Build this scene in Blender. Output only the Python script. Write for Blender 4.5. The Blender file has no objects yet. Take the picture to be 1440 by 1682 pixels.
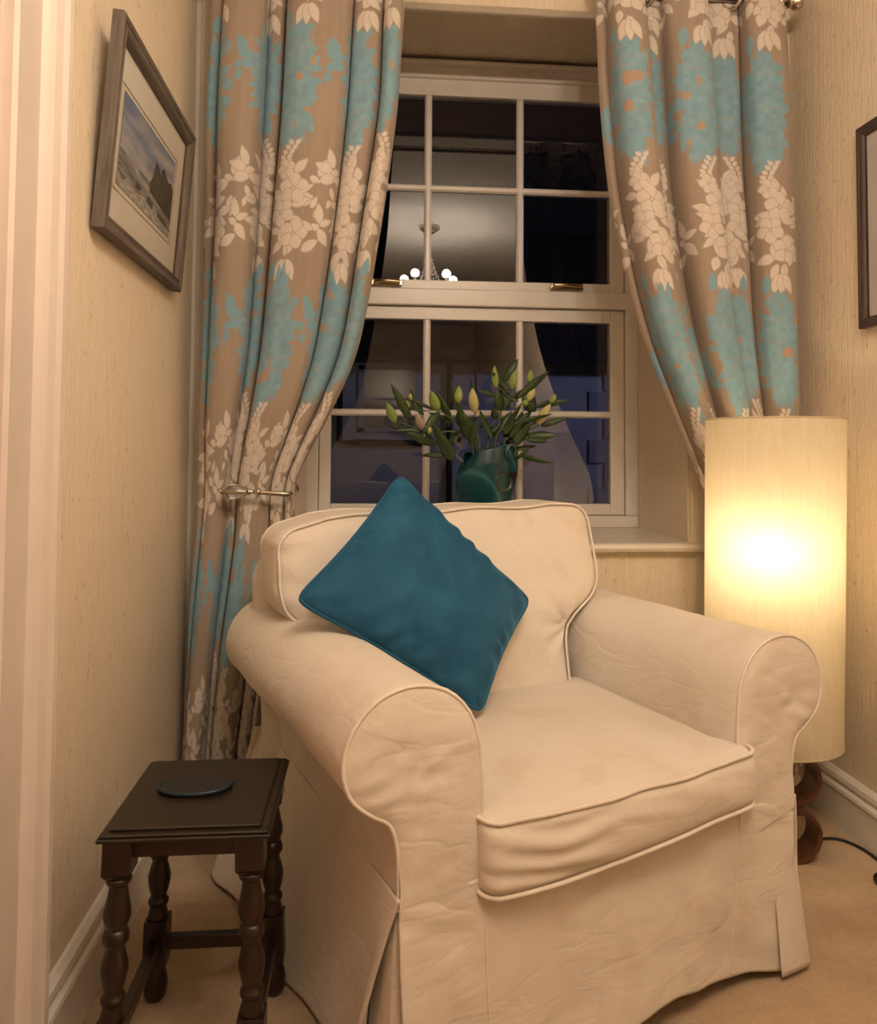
import bpy, bmesh, math, random
import numpy as np
from mathutils import Vector, Matrix

PI = math.pi
SC = bpy.context.scene
COL = SC.collection

# ------------------------------------------------------------------ camera, world, exposure
H = 1.03
cam_data = bpy.data.cameras.new('camera')
cam = bpy.data.objects.new('camera', cam_data)
COL.objects.link(cam)
SC.camera = cam
FPX, CX, CY = 1300.0, 720.0, 688.0
cam_data.sensor_fit = 'VERTICAL'
cam_data.sensor_height = 24.0
cam_data.sensor_width = 24.0
cam_data.lens = FPX / 1682.0 * 24.0
cam_data.shift_y = (CY - 841.0) / 1682.0
cam_data.clip_start = 0.02
cam_data.clip_end = 200
_y, _p, _r = [math.radians(a) for a in (4.95, 2.34, 0.38)]
fw = Vector((math.sin(_y) * math.cos(_p), math.cos(_y) * math.cos(_p), math.sin(_p)))
rt = Vector((math.cos(_y), -math.sin(_y), 0))
up = rt.cross(fw)
rt2 = rt * math.cos(_r) + up * math.sin(_r)
up2 = -rt * math.sin(_r) + up * math.cos(_r)
m = Matrix((rt2, up2, -fw)).transposed().to_4x4()
m.translation = (0, 0, H)
cam.matrix_world = m

world = bpy.data.worlds.new('night')
SC.world = world
world.use_nodes = True
world.node_tree.nodes['Background'].inputs[0].default_value = (0.05, 0.06, 0.11, 1)
world.node_tree.nodes['Background'].inputs[1].default_value = 0.02

SC.view_settings.view_transform = 'Standard'
SC.view_settings.look = 'None'
SC.view_settings.gamma = 1
SC.view_settings.exposure = 0.0
SC.view_settings.use_curve_mapping = False
try:
    SC.cycles.use_denoising = True
    SC.cycles.max_bounces = 10
    SC.cycles.transparent_max_bounces = 16
    SC.cycles.sample_clamp_indirect = 6.0
    SC.cycles.caustics_reflective = False
    SC.cycles.caustics_refractive = False
except Exception:
    pass

CHAND_POWER = 25.5       # each candle bulb
CHAND_COLOR = (1.0, 0.79, 0.60)
LAMP_POWER = 7.5
LAMP_COLOR = (1.0, 0.73, 0.42)
YARD_FILL_POWER = 95
YARD_FILL_COLOR = (0.50, 0.52, 1.0)

# added fill light above the yard, no lamp body, brightens the opposite house
sl = bpy.data.lights.new('yard_fill_light', 'POINT')
sl.energy = YARD_FILL_POWER
sl.color = YARD_FILL_COLOR
sl.shadow_soft_size = 0.2
slo = bpy.data.objects.new('yard_fill_light', sl)
slo.location = (4.5, 4.6, 3.2)
COL.objects.link(slo)

XL, XR, YB, YF, ZC = -0.524, 1.316, 2.36, -4.3, 2.63     # room planes
WX0, WX1, YG = -0.225, 0.978, 2.84                        # window reveal and glass plane
SILL_Z = 0.757

# ------------------------------------------------------------------ helpers
def lin(c):
    return tuple(((v / 255.0) / 12.92 if v / 255.0 <= 0.04045 else ((v / 255.0 + 0.055) / 1.055) ** 2.4) for v in c)

def tag(o, label=None, cat=None, group=None, kind=None):
    if label: o['label'] = label
    if cat: o['category'] = cat
    if group: o['group'] = group
    if kind: o['kind'] = kind
    return o

def empty(name, loc=(0, 0, 0), rz=0.0):
    o = bpy.data.objects.new(name, None)
    o.location = loc
    o.rotation_euler = (0, 0, rz)
    o.empty_display_size = 0.05
    COL.objects.link(o)
    return o

def mesh_obj(name, verts, faces, mat=None, parent=None, smooth=True):
    me = bpy.data.meshes.new(name)
    me.from_pydata([tuple(map(float, v)) for v in verts], [], [tuple(int(i) for i in f) for f in faces])
    me.update()
    if smooth:
        me.polygons.foreach_set('use_smooth', [True] * len(me.polygons))
    o = bpy.data.objects.new(name, me)
    if mat: me.materials.append(mat)
    COL.objects.link(o)
    if parent: o.parent = parent
    return o

class MB:
    """collects shapes for one mesh"""
    def __init__(self):
        self.v = []; self.f = []; self.sm = []
    def add(self, verts, faces, smooth=False):
        b = len(self.v)
        self.v += [tuple(map(float, p)) for p in verts]
        self.f += [tuple(int(i) + b for i in f) for f in faces]
        self.sm += [smooth] * len(faces)
        return self
    def box(self, x0, x1, y0, y1, z0, z1):
        v = [(x, y, z) for x in (x0, x1) for y in (y0, y1) for z in (z0, z1)]
        return self.add(v, [(0, 1, 3, 2), (4, 6, 7, 5), (0, 4, 5, 1), (2, 3, 7, 6), (0, 2, 6, 4), (1, 5, 7, 3)])
    def tube(self, pts, r, n=10, cap=True, closed=False):
        pts = [Vector(p) for p in pts]
        rr = r if hasattr(r, '__len__') else [r] * len(pts)
        N = len(pts); vs = []; fs = []
        prev = None
        for i, p in enumerate(pts):
            if closed:
                t = (pts[(i + 1) % N] - pts[i - 1]).normalized()
            else:
                t = (pts[min(i + 1, N - 1)] - pts[max(i - 1, 0)]).normalized()
            if prev is None:
                a = Vector((0, 0, 1)) if abs(t.z) < 0.9 else Vector((1, 0, 0))
                u = t.cross(a).normalized()
            else:
                u = (prev - t * prev.dot(t))
                u = u.normalized() if u.length > 1e-6 else t.orthogonal().normalized()
            prev = u
            w = t.cross(u)
            for k in range(n):
                a = 2 * PI * k / n
                vs.append(p + (u * math.cos(a) + w * math.sin(a)) * rr[i])
        M = N if closed else N - 1
        for i in range(M):
            j = (i + 1) % N
            for k in range(n):
                k2 = (k + 1) % n
                fs.append((i * n + k, i * n + k2, j * n + k2, j * n + k))
        if cap and not closed:
            fs.append(tuple(reversed(range(n))))
            fs.append(tuple((N - 1) * n + k for k in range(n)))
        return self.add(vs, fs, True)
    def lathe(self, prof, c=(0, 0, 0), n=24, axis='z', sx=1, sy=1, cap=True):
        vs = []; fs = []
        for (r, z) in prof:
            for k in range(n):
                a = 2 * PI * k / n
                p = (r * math.cos(a) * sx, r * math.sin(a) * sy, z)
                if axis == 'x': p = (p[2], p[0], p[1])
                if axis == 'y': p = (p[0], p[2], p[1])
                vs.append((p[0] + c[0], p[1] + c[1], p[2] + c[2]))
        for i in range(len(prof) - 1):
            for k in range(n):
                k2 = (k + 1) % n
                fs.append((i * n + k, i * n + k2, (i + 1) * n + k2, (i + 1) * n + k))
        if cap:
            fs.append(tuple(reversed(range(n))))
            fs.append(tuple((len(prof) - 1) * n + k for k in range(n)))
        return self.add(vs, fs, True)
    def prism(self, poly, fn0, fn1):
        """poly: 2D points; fn0/fn1 map a 2D point to the two ends"""
        n = len(poly)
        vs = [fn0(p) for p in poly] + [fn1(p) for p in poly]
        fs = [(i, (i + 1) % n, n + (i + 1) % n, n + i) for i in range(n)]
        fs += [tuple(reversed(range(n))), tuple(range(n, 2 * n))]
        return self.add(vs, fs)
    def build(self, name, mat=None, parent=None, bevel=0.0, seg=2):
        me = bpy.data.meshes.new(name)
        me.from_pydata(self.v, [], self.f)
        me.update()
        bm = bmesh.new(); bm.from_mesh(me)
        bmesh.ops.recalc_face_normals(bm, faces=bm.faces)
        bm.to_mesh(me); bm.free()
        me.polygons.foreach_set('use_smooth', self.sm)
        o = bpy.data.objects.new(name, me)
        if mat: me.materials.append(mat)
        COL.objects.link(o)
        if parent: o.parent = parent
        if bevel:
            md = o.modifiers.new('bevel', 'BEVEL')
            md.width = bevel; md.segments = seg; md.limit_method = 'ANGLE'; md.angle_limit = 0.6
        return o

def catmull(P, n, closed=False):
    P = np.array(P, float); N = len(P); out = []
    segs = N if closed else N - 1
    per = max(1, n // segs)
    for i in range(segs):
        if closed:
            p0, p1, p2, p3 = P[i - 1], P[i], P[(i + 1) % N], P[(i + 2) % N]
        else:
            p0, p1, p2, p3 = P[max(i - 1, 0)], P[i], P[i + 1], P[min(i + 2, N - 1)]
        for k in range(per):
            t = k / per
            out.append(0.5 * ((2 * p1) + (-p0 + p2) * t + (2 * p0 - 5 * p1 + 4 * p2 - p3) * t * t + (-p0 + 3 * p1 - 3 * p2 + p3) * t ** 3))
    if not closed: out.append(P[-1])
    return np.array(out)

def interp(x, tab):
    xs = [t[0] for t in tab]; ys = [t[1] for t in tab]
    return np.interp(x, xs, ys)

def smooth_interp(x, tab):
    """monotone-ish smooth table lookup"""
    xs = np.array([t[0] for t in tab], float); ys = np.array([t[1] for t in tab], float)
    fine = np.linspace(xs[0], xs[-1], 400)
    y = np.interp(fine, xs, ys)
    k = np.hanning(41); k /= k.sum()
    yp = np.pad(y, 20, mode='reflect', reflect_type='odd')
    y = np.convolve(yp, k, mode='valid')
    return np.interp(x, fine, y)

def vnoise(x, y, z=0.0, seed=0):
    """vectorised smooth value noise in [-1, 1]"""
    x = np.asarray(x, float); y = np.asarray(y, float); z = np.zeros_like(x) + z
    xi, yi, zi = np.floor(x), np.floor(y), np.floor(z)
    xf, yf, zf = x - xi, y - yi, z - zi
    s = lambda t: t * t * (3 - 2 * t)
    xf, yf, zf = s(xf), s(yf), s(zf)
    def h(a, b, c):
        n = np.sin(a * 127.1 + b * 311.7 + c * 74.7 + seed * 19.19) * 43758.5453
        return (n - np.floor(n)) * 2 - 1
    r = 0
    for i in (0, 1):
        for j in (0, 1):
            for k in (0, 1):
                w = (xf if i else 1 - xf) * (yf if j else 1 - yf) * (zf if k else 1 - zf)
                r = r + w * h(xi + i, yi + j, zi + k)
    return r

def grid_faces(n, m, closed_m=False):
    f = []
    mm = m if closed_m else m - 1
    for i in range(n - 1):
        for j in range(mm):
            j2 = (j + 1) % m
            f.append((i * m + j, (i + 1) * m + j, (i + 1) * m + j2, i * m + j2))
    return f

def grid_obj(name, P, mat=None, parent=None, thick=0.0, closed_m=False, color=None):
    n, m = P.shape[:2]
    V = np.ascontiguousarray(P.reshape(-1, 3), dtype=np.float32)
    mm = m if closed_m else m - 1
    I, J = np.meshgrid(np.arange(n - 1), np.arange(mm), indexing='ij')
    J2 = (J + 1) % m
    F = np.stack([I * m + J, (I + 1) * m + J, (I + 1) * m + J2, I * m + J2], -1).reshape(-1, 4).astype(np.int32)
    me = bpy.data.meshes.new(name)
    me.vertices.add(len(V)); me.vertices.foreach_set('co', V.ravel())
    me.loops.add(F.size); me.loops.foreach_set('vertex_index', F.ravel())
    me.polygons.add(len(F))
    me.polygons.foreach_set('loop_start', np.arange(0, F.size, 4, dtype=np.int32))
    me.update(calc_edges=True)
    me.polygons.foreach_set('use_smooth', np.ones(len(F), dtype=bool))
    if color is not None:
        ca = me.color_attributes.new('weave', 'FLOAT_COLOR', 'POINT')
        c = np.ones((len(V), 4), np.float32); c[:, :3] = color.reshape(-1, 3)
        ca.data.foreach_set('color', c.ravel())
    me.validate()
    o = bpy.data.objects.new(name, me)
    if mat: me.materials.append(mat)
    COL.objects.link(o)
    if parent: o.parent = parent
    if thick:
        md = o.modifiers.new('thickness', 'SOLIDIFY'); md.thickness = thick; md.offset = 0
    return o

# ------------------------------------------------------------------ materials
def new_mat(name, color=(0.8, 0.8, 0.8), rough=0.6, metal=0.0, spec=0.5, **kw):
    mt = bpy.data.materials.new(name); mt.use_nodes = True
    b = mt.node_tree.nodes['Principled BSDF']
    b.inputs['Base Color'].default_value = (*color, 1)
    b.inputs['Roughness'].default_value = rough
    b.inputs['Metallic'].default_value = metal
    b.inputs['Specular IOR Level'].default_value = spec
    for k, v in kw.items():
        b.inputs[k.replace('_', ' ')].default_value = v
    return mt, mt.node_tree, b

def N(nt, t, **kw):
    n = nt.nodes.new(t)
    for k, v in kw.items(): setattr(n, k, v)
    return n

def coords(nt, kind='Object', scale=(1, 1, 1)):
    tc = N(nt, 'ShaderNodeTexCoord'); mp = N(nt, 'ShaderNodeMapping')
    mp.inputs['Scale'].default_value = scale
    nt.links.new(tc.outputs[kind], mp.inputs['Vector'])
    return mp.outputs['Vector']

def noise(nt, vec, scale, detail=3, rough=0.6, dist=0.0):
    n = N(nt, 'ShaderNodeTexNoise')
    n.inputs['Scale'].default_value = scale; n.inputs['Detail'].default_value = detail
    n.inputs['Roughness'].default_value = rough; n.inputs['Distortion'].default_value = dist
    nt.links.new(vec, n.inputs['Vector'])
    return n.outputs['Fac']

def ramp(nt, fac, stops):
    r = N(nt, 'ShaderNodeValToRGB')
    e = r.color_ramp.elements
    while len(e) < len(stops): e.new(0.5)
    for i, (p, c) in enumerate(stops):
        e[i].position = p; e[i].color = (*c, 1)
    nt.links.new(fac, r.inputs['Fac'])
    return r.outputs['Color']

def bump(nt, b, height, strength, dist):
    n = N(nt, 'ShaderNodeBump')
    n.inputs['Strength'].default_value = strength; n.inputs['Distance'].default_value = dist
    nt.links.new(height, n.inputs['Height'])
    nt.links.new(n.outputs['Normal'], b.inputs['Normal'])
    return n

def mixc(nt, fac, a, b, blend='MIX'):
    mx = N(nt, 'ShaderNodeMix', data_type='RGBA', blend_type=blend)
    if isinstance(fac, float): mx.inputs[0].default_value = fac
    else: nt.links.new(fac, mx.inputs[0])
    for s, v in ((6, a), (7, b)):
        if isinstance(v, tuple): mx.inputs[s].default_value = (*v, 1)
        else: nt.links.new(v, mx.inputs[s])
    return mx.outputs[2]

def math_node(nt, op, a, b=None):
    n = N(nt, 'ShaderNodeMath', operation=op)
    for i, v in enumerate((a, b)):
        if v is None: continue
        if isinstance(v, (int, float)): n.inputs[i].default_value = v
        else: nt.links.new(v, n.inputs[i])
    return n.outputs[0]

# wallpaper: woven vertical threads
def wallpaper(name, base, dark, light, across='y'):
    mt, nt, b = new_mat(name, base, 0.55, spec=0.35)
    sc = (2, 130, 5) if across == 'y' else (130, 2, 5)
    v = coords(nt, 'Object', sc)
    f1 = noise(nt, v, 1.0, 3, 0.65)
    sc2 = (2, 420, 34) if across == 'y' else (420, 2, 34)
    f2 = noise(nt, coords(nt, 'Object', sc2), 1.0, 2, 0.6)
    c = ramp(nt, f1, [(0.30, dark), (0.5, base), (0.72, light)])
    c2 = ramp(nt, f2, [(0.35, tuple(0.86 * x for x in base)), (0.55, base), (0.8, light)])
    col = mixc(nt, 0.5, c, c2)
    sc3 = (1, 45, 30) if across == 'y' else (45, 1, 30)
    f3 = noise(nt, coords(nt, 'Object', sc3), 1.0, 3, 0.7)
    fl = ramp(nt, f3, [(0.62, (1, 1, 1)), (0.72, (0.74, 0.70, 0.64))])
    col = mixc(nt, 1.0, col, fl, 'MULTIPLY')
    nt.links.new(col, b.inputs['Base Color'])
    h = math_node(nt, 'ADD', f1, f2)
    h = math_node(nt, 'ADD', h, f3)
    bump(nt, b, h, 0.9, 0.0020)
    return mt
M_WALL = wallpaper('cream_wallpaper', (0.83, 0.71, 0.545), (0.74, 0.625, 0.47), (0.88, 0.78, 0.63), 'y')
M_WALLX = wallpaper('cream_wallpaper_back', (0.83, 0.71, 0.545), (0.74, 0.625, 0.47), (0.88, 0.78, 0.63), 'x')

def paint(name, c, rough=0.3):
    mt, nt, b = new_mat(name, c, rough, spec=0.5)
    f = noise(nt, coords(nt, 'Object'), 14, 4)
    nt.links.new(ramp(nt, f, [(0.3, tuple(x * 0.94 for x in c)), (0.7, c)]), b.inputs['Base Color'])
    f2 = noise(nt, coords(nt, 'Object'), 60, 3)
    bump(nt, b, f2, 0.12, 0.001)
    return mt
M_PAINT = paint('white_gloss_paint', (0.80, 0.76, 0.70), 0.32)
M_CASING = paint('casing_paint', (0.68, 0.60, 0.54), 0.35)
M_CEIL = paint('ceiling_paint', (0.78, 0.77, 0.74), 0.8)
M_SILL = paint('sill_paint', (0.74, 0.69, 0.60), 0.28)

def carpet():
    mt, nt, b = new_mat('beige_carpet', (0.56, 0.40, 0.25), 0.95, spec=0.1)
    v = coords(nt, 'Object')
    f1 = noise(nt, v, 260, 3, 0.7); f2 = noise(nt, v, 7, 3, 0.6); f3 = noise(nt, v, 60, 3, 0.7)
    c = ramp(nt, f2, [(0.3, (0.50, 0.355, 0.215)), (0.7, (0.62, 0.455, 0.295))])
    c2 = ramp(nt, f1, [(0.3, (0.80, 0.80, 0.80)), (0.65, (1, 1, 1))])
    c3 = ramp(nt, f3, [(0.3, (0.88, 0.88, 0.86)), (0.6, (1, 1, 1))])
    col = mixc(nt, 1.0, c, c2, 'MULTIPLY'); col = mixc(nt, 1.0, col, c3, 'MULTIPLY')
    nt.links.new(col, b.inputs['Base Color'])
    b.inputs['Sheen Weight'].default_value = 0.3
    bump(nt, b, math_node(nt, 'ADD', f1, f3), 0.7, 0.004)
    return mt
M_CARPET = carpet()

def cotton(name='cream_cotton', c=(0.75, 0.695, 0.62)):
    mt, nt, b = new_mat(name, c, 0.85, spec=0.2)
    v = coords(nt, 'Object')
    w = noise(nt, coords(nt, 'Object', (520, 520, 520)), 1, 2, 0.5)
    f = noise(nt, v, 2.6, 4, 0.55)
    st = noise(nt, v, 9, 4, 0.6)
    col = ramp(nt, f, [(0.3, tuple(x * y for x, y in zip(c, (0.95, 0.92, 0.88)))), (0.62, c)])
    col2 = ramp(nt, st, [(0.32, (0.93, 0.90, 0.86)), (0.48, (1, 1, 1))])
    nt.links.new(mixc(nt, 1.0, col, col2, 'MULTIPLY'), b.inputs['Base Color'])
    b.inputs['Sheen Weight'].default_value = 0.25
    cr = noise(nt, coords(nt, 'Object', (1, 1, 2.4)), 6.5, 2.5, 0.5, 0.8)
    rid = math_node(nt, 'ABSOLUTE', math_node(nt, 'SUBTRACT', cr, 0.5))
    rid = math_node(nt, 'MULTIPLY', math_node(nt, 'MINIMUM', rid, 0.10), 14.0)
    b1 = N(nt, 'ShaderNodeBump'); b1.inputs['Strength'].default_value = 0.18; b1.inputs['Distance'].default_value = 0.003
    nt.links.new(rid, b1.inputs['Height'])
    b2 = N(nt, 'ShaderNodeBump'); b2.inputs['Strength'].default_value = 0.25; b2.inputs['Distance'].default_value = 0.0008
    nt.links.new(w, b2.inputs['Height']); nt.links.new(b1.outputs['Normal'], b2.inputs['Normal'])
    nt.links.new(b2.outputs['Normal'], b.inputs['Normal'])
    return mt
M_COTTON = cotton()
M_PIPING = cotton('cream_piping', (0.82, 0.76, 0.68))

def velvet():
    mt, nt, b = new_mat('teal_velvet', (0.012, 0.12, 0.21), 0.7, spec=0.2)
    f = noise(nt, coords(nt, 'Object'), 9, 4, 0.6, 0.6)
    nt.links.new(ramp(nt, f, [(0.28, (0.010, 0.066, 0.140)), (0.5, (0.014, 0.090, 0.180)), (0.75, (0.024, 0.122, 0.230))]), b.inputs['Base Color'])
    b.inputs['Sheen Weight'].default_value = 0.5
    b.inputs['Sheen Roughness'].default_value = 0.35
    b.inputs['Sheen Tint'].default_value = (0.15, 0.50, 0.85, 1)
    f2 = noise(nt, coords(nt, 'Object'), 500, 2)
    bump(nt, b, f2, 0.3, 0.0006)
    return mt
M_VELVET = velvet()

def woven():
    mt, nt, b = new_mat('woven_curtain', (0.4, 0.3, 0.2), 0.8, spec=0.2)
    at = N(nt, 'ShaderNodeAttribute'); at.attribute_name = 'weave'
    f = noise(nt, coords(nt, 'Object', (900, 900, 240)), 1, 2)
    f2 = noise(nt, coords(nt, 'Object', (30, 30, 500)), 1, 2)
    c2 = ramp(nt, f, [(0.3, (0.86, 0.86, 0.86)), (0.7, (1.06, 1.06, 1.06))])
    nt.links.new(mixc(nt, 1.0, at.outputs['Color'], c2, 'MULTIPLY'), b.inputs['Base Color'])
    b.inputs['Sheen Weight'].default_value = 0.15
    bump(nt, b, math_node(nt, 'ADD', f, f2), 0.25, 0.0008)
    return mt
M_CURTAIN = woven()

def wood(name, dark, light, rough=0.35, scale=(30, 30, 3), coat=0.0):
    mt, nt, b = new_mat(name, light, rough, spec=0.5)
    f = noise(nt, coords(nt, 'Object', scale), 1.0, 5, 0.65, 0.8)
    nt.links.new(ramp(nt, f, [(0.3, dark), (0.7, light)]), b.inputs['Base Color'])
    b.inputs['Coat Weight'].default_value = coat
    b.inputs['Coat Roughness'].default_value = 0.25
    bump(nt, b, f, 0.15, 0.001)
    return mt
M_OAK = wood('dark_oak', (0.008, 0.003, 0.002), (0.022, 0.007, 0.004), 0.34, coat=0.25)
M_OAKTOP = wood('dark_oak_top', (0.010, 0.006, 0.003), (0.022, 0.014, 0.007), 0.5, (6, 40, 40), 0.12)
M_LAMPWOOD = wood('bent_lamp_wood', (0.035, 0.010, 0.007), (0.16, 0.045, 0.02), 0.3, (3, 60, 60), 0.4)
M_DRIFT = wood('weathered_frame_wood', (0.065, 0.052, 0.042), (0.165, 0.135, 0.110), 0.6, (60, 6, 60))
M_DRIFTV = wood('weathered_frame_wood_upright', (0.065, 0.052, 0.042), (0.165, 0.135, 0.110), 0.6, (60, 60, 6))
M_DKFRAME = wood('brown_frame_wood', (0.035, 0.022, 0.017), (0.09, 0.058, 0.045), 0.4)
M_DOORWOOD = wood('pinkish_door_wood', (0.42, 0.22, 0.15), (0.60, 0.34, 0.24), 0.4, (30, 30, 2))

M_BRASS, _, _ = new_mat('aged_brass', (0.50, 0.38, 0.22), 0.22, 1.0)
M_CHROME, _, _ = new_mat('brushed_nickel', (0.62, 0.57, 0.50), 0.22, 1.0)
M_BLACK, _, _ = new_mat('black_plastic', (0.012, 0.010, 0.010), 0.45)
M_MAT, _nt, _b = new_mat('picture_mount', (0.80, 0.77, 0.72), 0.8)
bump(_nt, _b, noise(_nt, coords(_nt), 300, 2), 0.1, 0.0004)
M_MAT2, _, _ = new_mat('white_mount', (0.74, 0.70, 0.70), 0.8)
M_LEATHER, _nt, _b = new_mat('navy_leather', (0.012, 0.013, 0.014), 0.5)
bump(_nt, _b, noise(_nt, coords(_nt), 150, 3), 0.4, 0.001)
M_LEATHEREDGE, _, _ = new_mat('blue_slate_edge', (0.010, 0.024, 0.045), 0.4)

def glass_pane():
    mt = bpy.data.materials.new('window_glass'); mt.use_nodes = True
    nt = mt.node_tree
    for n in list(nt.nodes):
        if n.type != 'OUTPUT_MATERIAL': nt.nodes.remove(n)
    out = [n for n in nt.nodes if n.type == 'OUTPUT_MATERIAL'][0]
    tr = N(nt, 'ShaderNodeBsdfTransparent'); tr.inputs[0].default_value = (0.93, 0.95, 0.95, 1)
    gl = N(nt, 'ShaderNodeBsdfGlossy'); gl.inputs['Roughness'].default_value = 0.0
    gl.inputs['Color'].default_value = (0.95, 0.97, 1.0, 1)
    fr = N(nt, 'ShaderNodeFresnel'); fr.inputs['IOR'].default_value = 1.52
    # a double-glazed unit reflects at four surfaces
    f4 = math_node(nt, 'MULTIPLY', fr.outputs[0], 2.2)
    f4 = math_node(nt, 'MINIMUM', f4, 1.0)
    # dried rain drops on the outside
    vo = N(nt, 'ShaderNodeTexVoronoi'); vo.inputs['Scale'].default_value = 95
    nt.links.new(coords(nt, 'Object'), vo.inputs['Vector'])
    mask = noise(nt, coords(nt, 'Object'), 3.2, 2)
    dr = math_node(nt, 'LESS_THAN', vo.outputs['Distance'], 0.13)
    mk = math_node(nt, 'GREATER_THAN', mask, 0.60)
    dr = math_node(nt, 'MULTIPLY', dr, mk)
    mx = N(nt, 'ShaderNodeMixShader')
    nt.links.new(f4, mx.inputs[0]); nt.links.new(tr.outputs[0], mx.inputs[1]); nt.links.new(gl.outputs[0], mx.inputs[2])
    df = N(nt, 'ShaderNodeBsdfDiffuse'); df.inputs['Color'].default_value = (0.05, 0.05, 0.055, 1)
    mx2 = N(nt, 'ShaderNodeMixShader')
    nt.links.new(math_node(nt, 'MULTIPLY', dr, 0.6), mx2.inputs[0])
    nt.links.new(mx.outputs[0], mx2.inputs[1]); nt.links.new(df.outputs[0], mx2.inputs[2])
    nt.links.new(mx2.outputs[0], out.inputs['Surface'])
    return mt
M_GLASS = glass_pane()
M_PICGLASS = bpy.data.materials.new('picture_glass'); M_PICGLASS.use_nodes = True
_nt = M_PICGLASS.node_tree
for n in list(_nt.nodes):
    if n.type != 'OUTPUT_MATERIAL': _nt.nodes.remove(n)
_o = [n for n in _nt.nodes][0]
_tr = N(_nt, 'ShaderNodeBsdfTransparent'); _gl = N(_nt, 'ShaderNodeBsdfGlossy'); _gl.inputs['Roughness'].default_value = 0.03
_fr = N(_nt, 'ShaderNodeLayerWeight'); _fr.inputs['Blend'].default_value = 0.10
_mx = N(_nt, 'ShaderNodeMixShader')
_nt.links.new(_fr.outputs["Fresnel"], _mx.inputs[0]); _nt.links.new(_tr.outputs[0], _mx.inputs[1]); _nt.links.new(_gl.outputs[0], _mx.inputs[2])
_nt.links.new(_mx.outputs[0], _o.inputs['Surface'])

M_CLEAR, _, _b = new_mat('clear_glass', (0.96, 0.97, 0.96), 0.03)
_b.inputs['Transmission Weight'].default_value = 1.0
_b.inputs['IOR'].default_value = 1.45

def teal_glass():
    mt, nt, b = new_mat('swirled_teal_glass', (0.01, 0.12, 0.13), 0.22, spec=0.35)
    v = coords(nt, 'Object', (1, 1, 1))
    wv = N(nt, 'ShaderNodeTexWave'); wv.wave_type = 'BANDS'; wv.bands_direction = 'DIAGONAL'
    wv.inputs['Scale'].default_value = 3.2; wv.inputs['Distortion'].default_value = 3.5
    wv.inputs['Detail'].default_value = 3; wv.inputs['Detail Scale'].default_value = 1.4
    nt.links.new(v, wv.inputs['Vector'])
    c = ramp(nt, wv.outputs['Fac'], [(0.0, (0.004, 0.038, 0.050)), (0.8, (0.006, 0.052, 0.064)), (0.96, (0.009, 0.068, 0.080)), (1.0, (0.03, 0.12, 0.13))])
    nt.links.new(c, b.inputs['Base Color'])
    b.inputs['Transmission Weight'].default_value = 0.0
    b.inputs['Coat Weight'].default_value = 0.12
    bump(nt, b, wv.outputs['Fac'], 0.05, 0.001)
    return mt
M_TEALGLASS = teal_glass()

def shade_mat():
    mt = bpy.data.materials.new('lamp_shade_paper'); mt.use_nodes = True
    nt = mt.node_tree
    for n in list(nt.nodes):
        if n.type != 'OUTPUT_MATERIAL': nt.nodes.remove(n)
    out = [n for n in nt.nodes][0]
    c = ramp(nt, noise(nt, coords(nt, 'Object', (90, 90, 12)), 1, 3), [(0.3, (0.80, 0.72, 0.56)), (0.7, (0.86, 0.79, 0.64))])
    d = N(nt, 'ShaderNodeBsdfDiffuse'); t = N(nt, 'ShaderNodeBsdfTranslucent')
    nt.links.new(c, d.inputs['Color']); nt.links.new(c, t.inputs['Color'])
    mx = N(nt, 'ShaderNodeMixShader'); mx.inputs[0].default_value = 0.5
    nt.links.new(d.outputs[0], mx.inputs[1]); nt.links.new(t.outputs[0], mx.inputs[2])
    # thin paper lets a little of the bulb through unscattered
    tp = N(nt, 'ShaderNodeBsdfTransparent'); tp.inputs[0].default_value = (1, 0.93, 0.78, 1)
    rf = N(nt, 'ShaderNodeBsdfRefraction'); rf.inputs['Roughness'].default_value = 0.50; rf.inputs['IOR'].default_value = 1.45
    rf.inputs['Color'].default_value = (1, 0.90, 0.70, 1)
    mx2 = N(nt, 'ShaderNodeMixShader'); mx2.inputs[0].default_value = 0.0
    nt.links.new(mx.outputs[0], mx2.inputs[1]); nt.links.new(rf.outputs[0], mx2.inputs[2])
    nt.links.new(mx2.outputs[0], out.inputs['Surface'])
    return mt
M_SHADE = shade_mat()

def emis(name, c, s):
    mt, nt, b = new_mat(name, c, 0.4)
    b.inputs['Emission Color'].default_value = (*c, 1)
    b.inputs['Emission Strength'].default_value = s
    return mt
M_BULB = emis('lamp_bulb_glow', (1.0, 0.78, 0.45), 30)
M_CANDLE = emis('candle_bulb_glow', (1.0, 0.86, 0.66), 45)

def leafmat(name, a, bcol, rough=0.38):
    mt, nt, b = new_mat(name, a, rough, spec=0.4)
    f = noise(nt, coords(nt, 'Object', (20, 20, 20)), 1, 3)
    nt.links.new(ramp(nt, f, [(0.3, a), (0.7, bcol)]), b.inputs['Base Color'])
    return mt
M_LEAF = leafmat('lily_leaf', (0.022, 0.045, 0.016), (0.055, 0.095, 0.03))
M_STEM = leafmat('lily_stalk', (0.06, 0.09, 0.03), (0.10, 0.14, 0.05))
M_BUDG = leafmat('green_bud', (0.20, 0.30, 0.07), (0.34, 0.42, 0.12), 0.5)
M_BUDY = leafmat('yellow_bud', (0.48, 0.46, 0.16), (0.62, 0.58, 0.26), 0.5)
M_BUDP = leafmat('pale_bud', (0.40, 0.30, 0.22), (0.50, 0.42, 0.30), 0.5)

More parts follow.
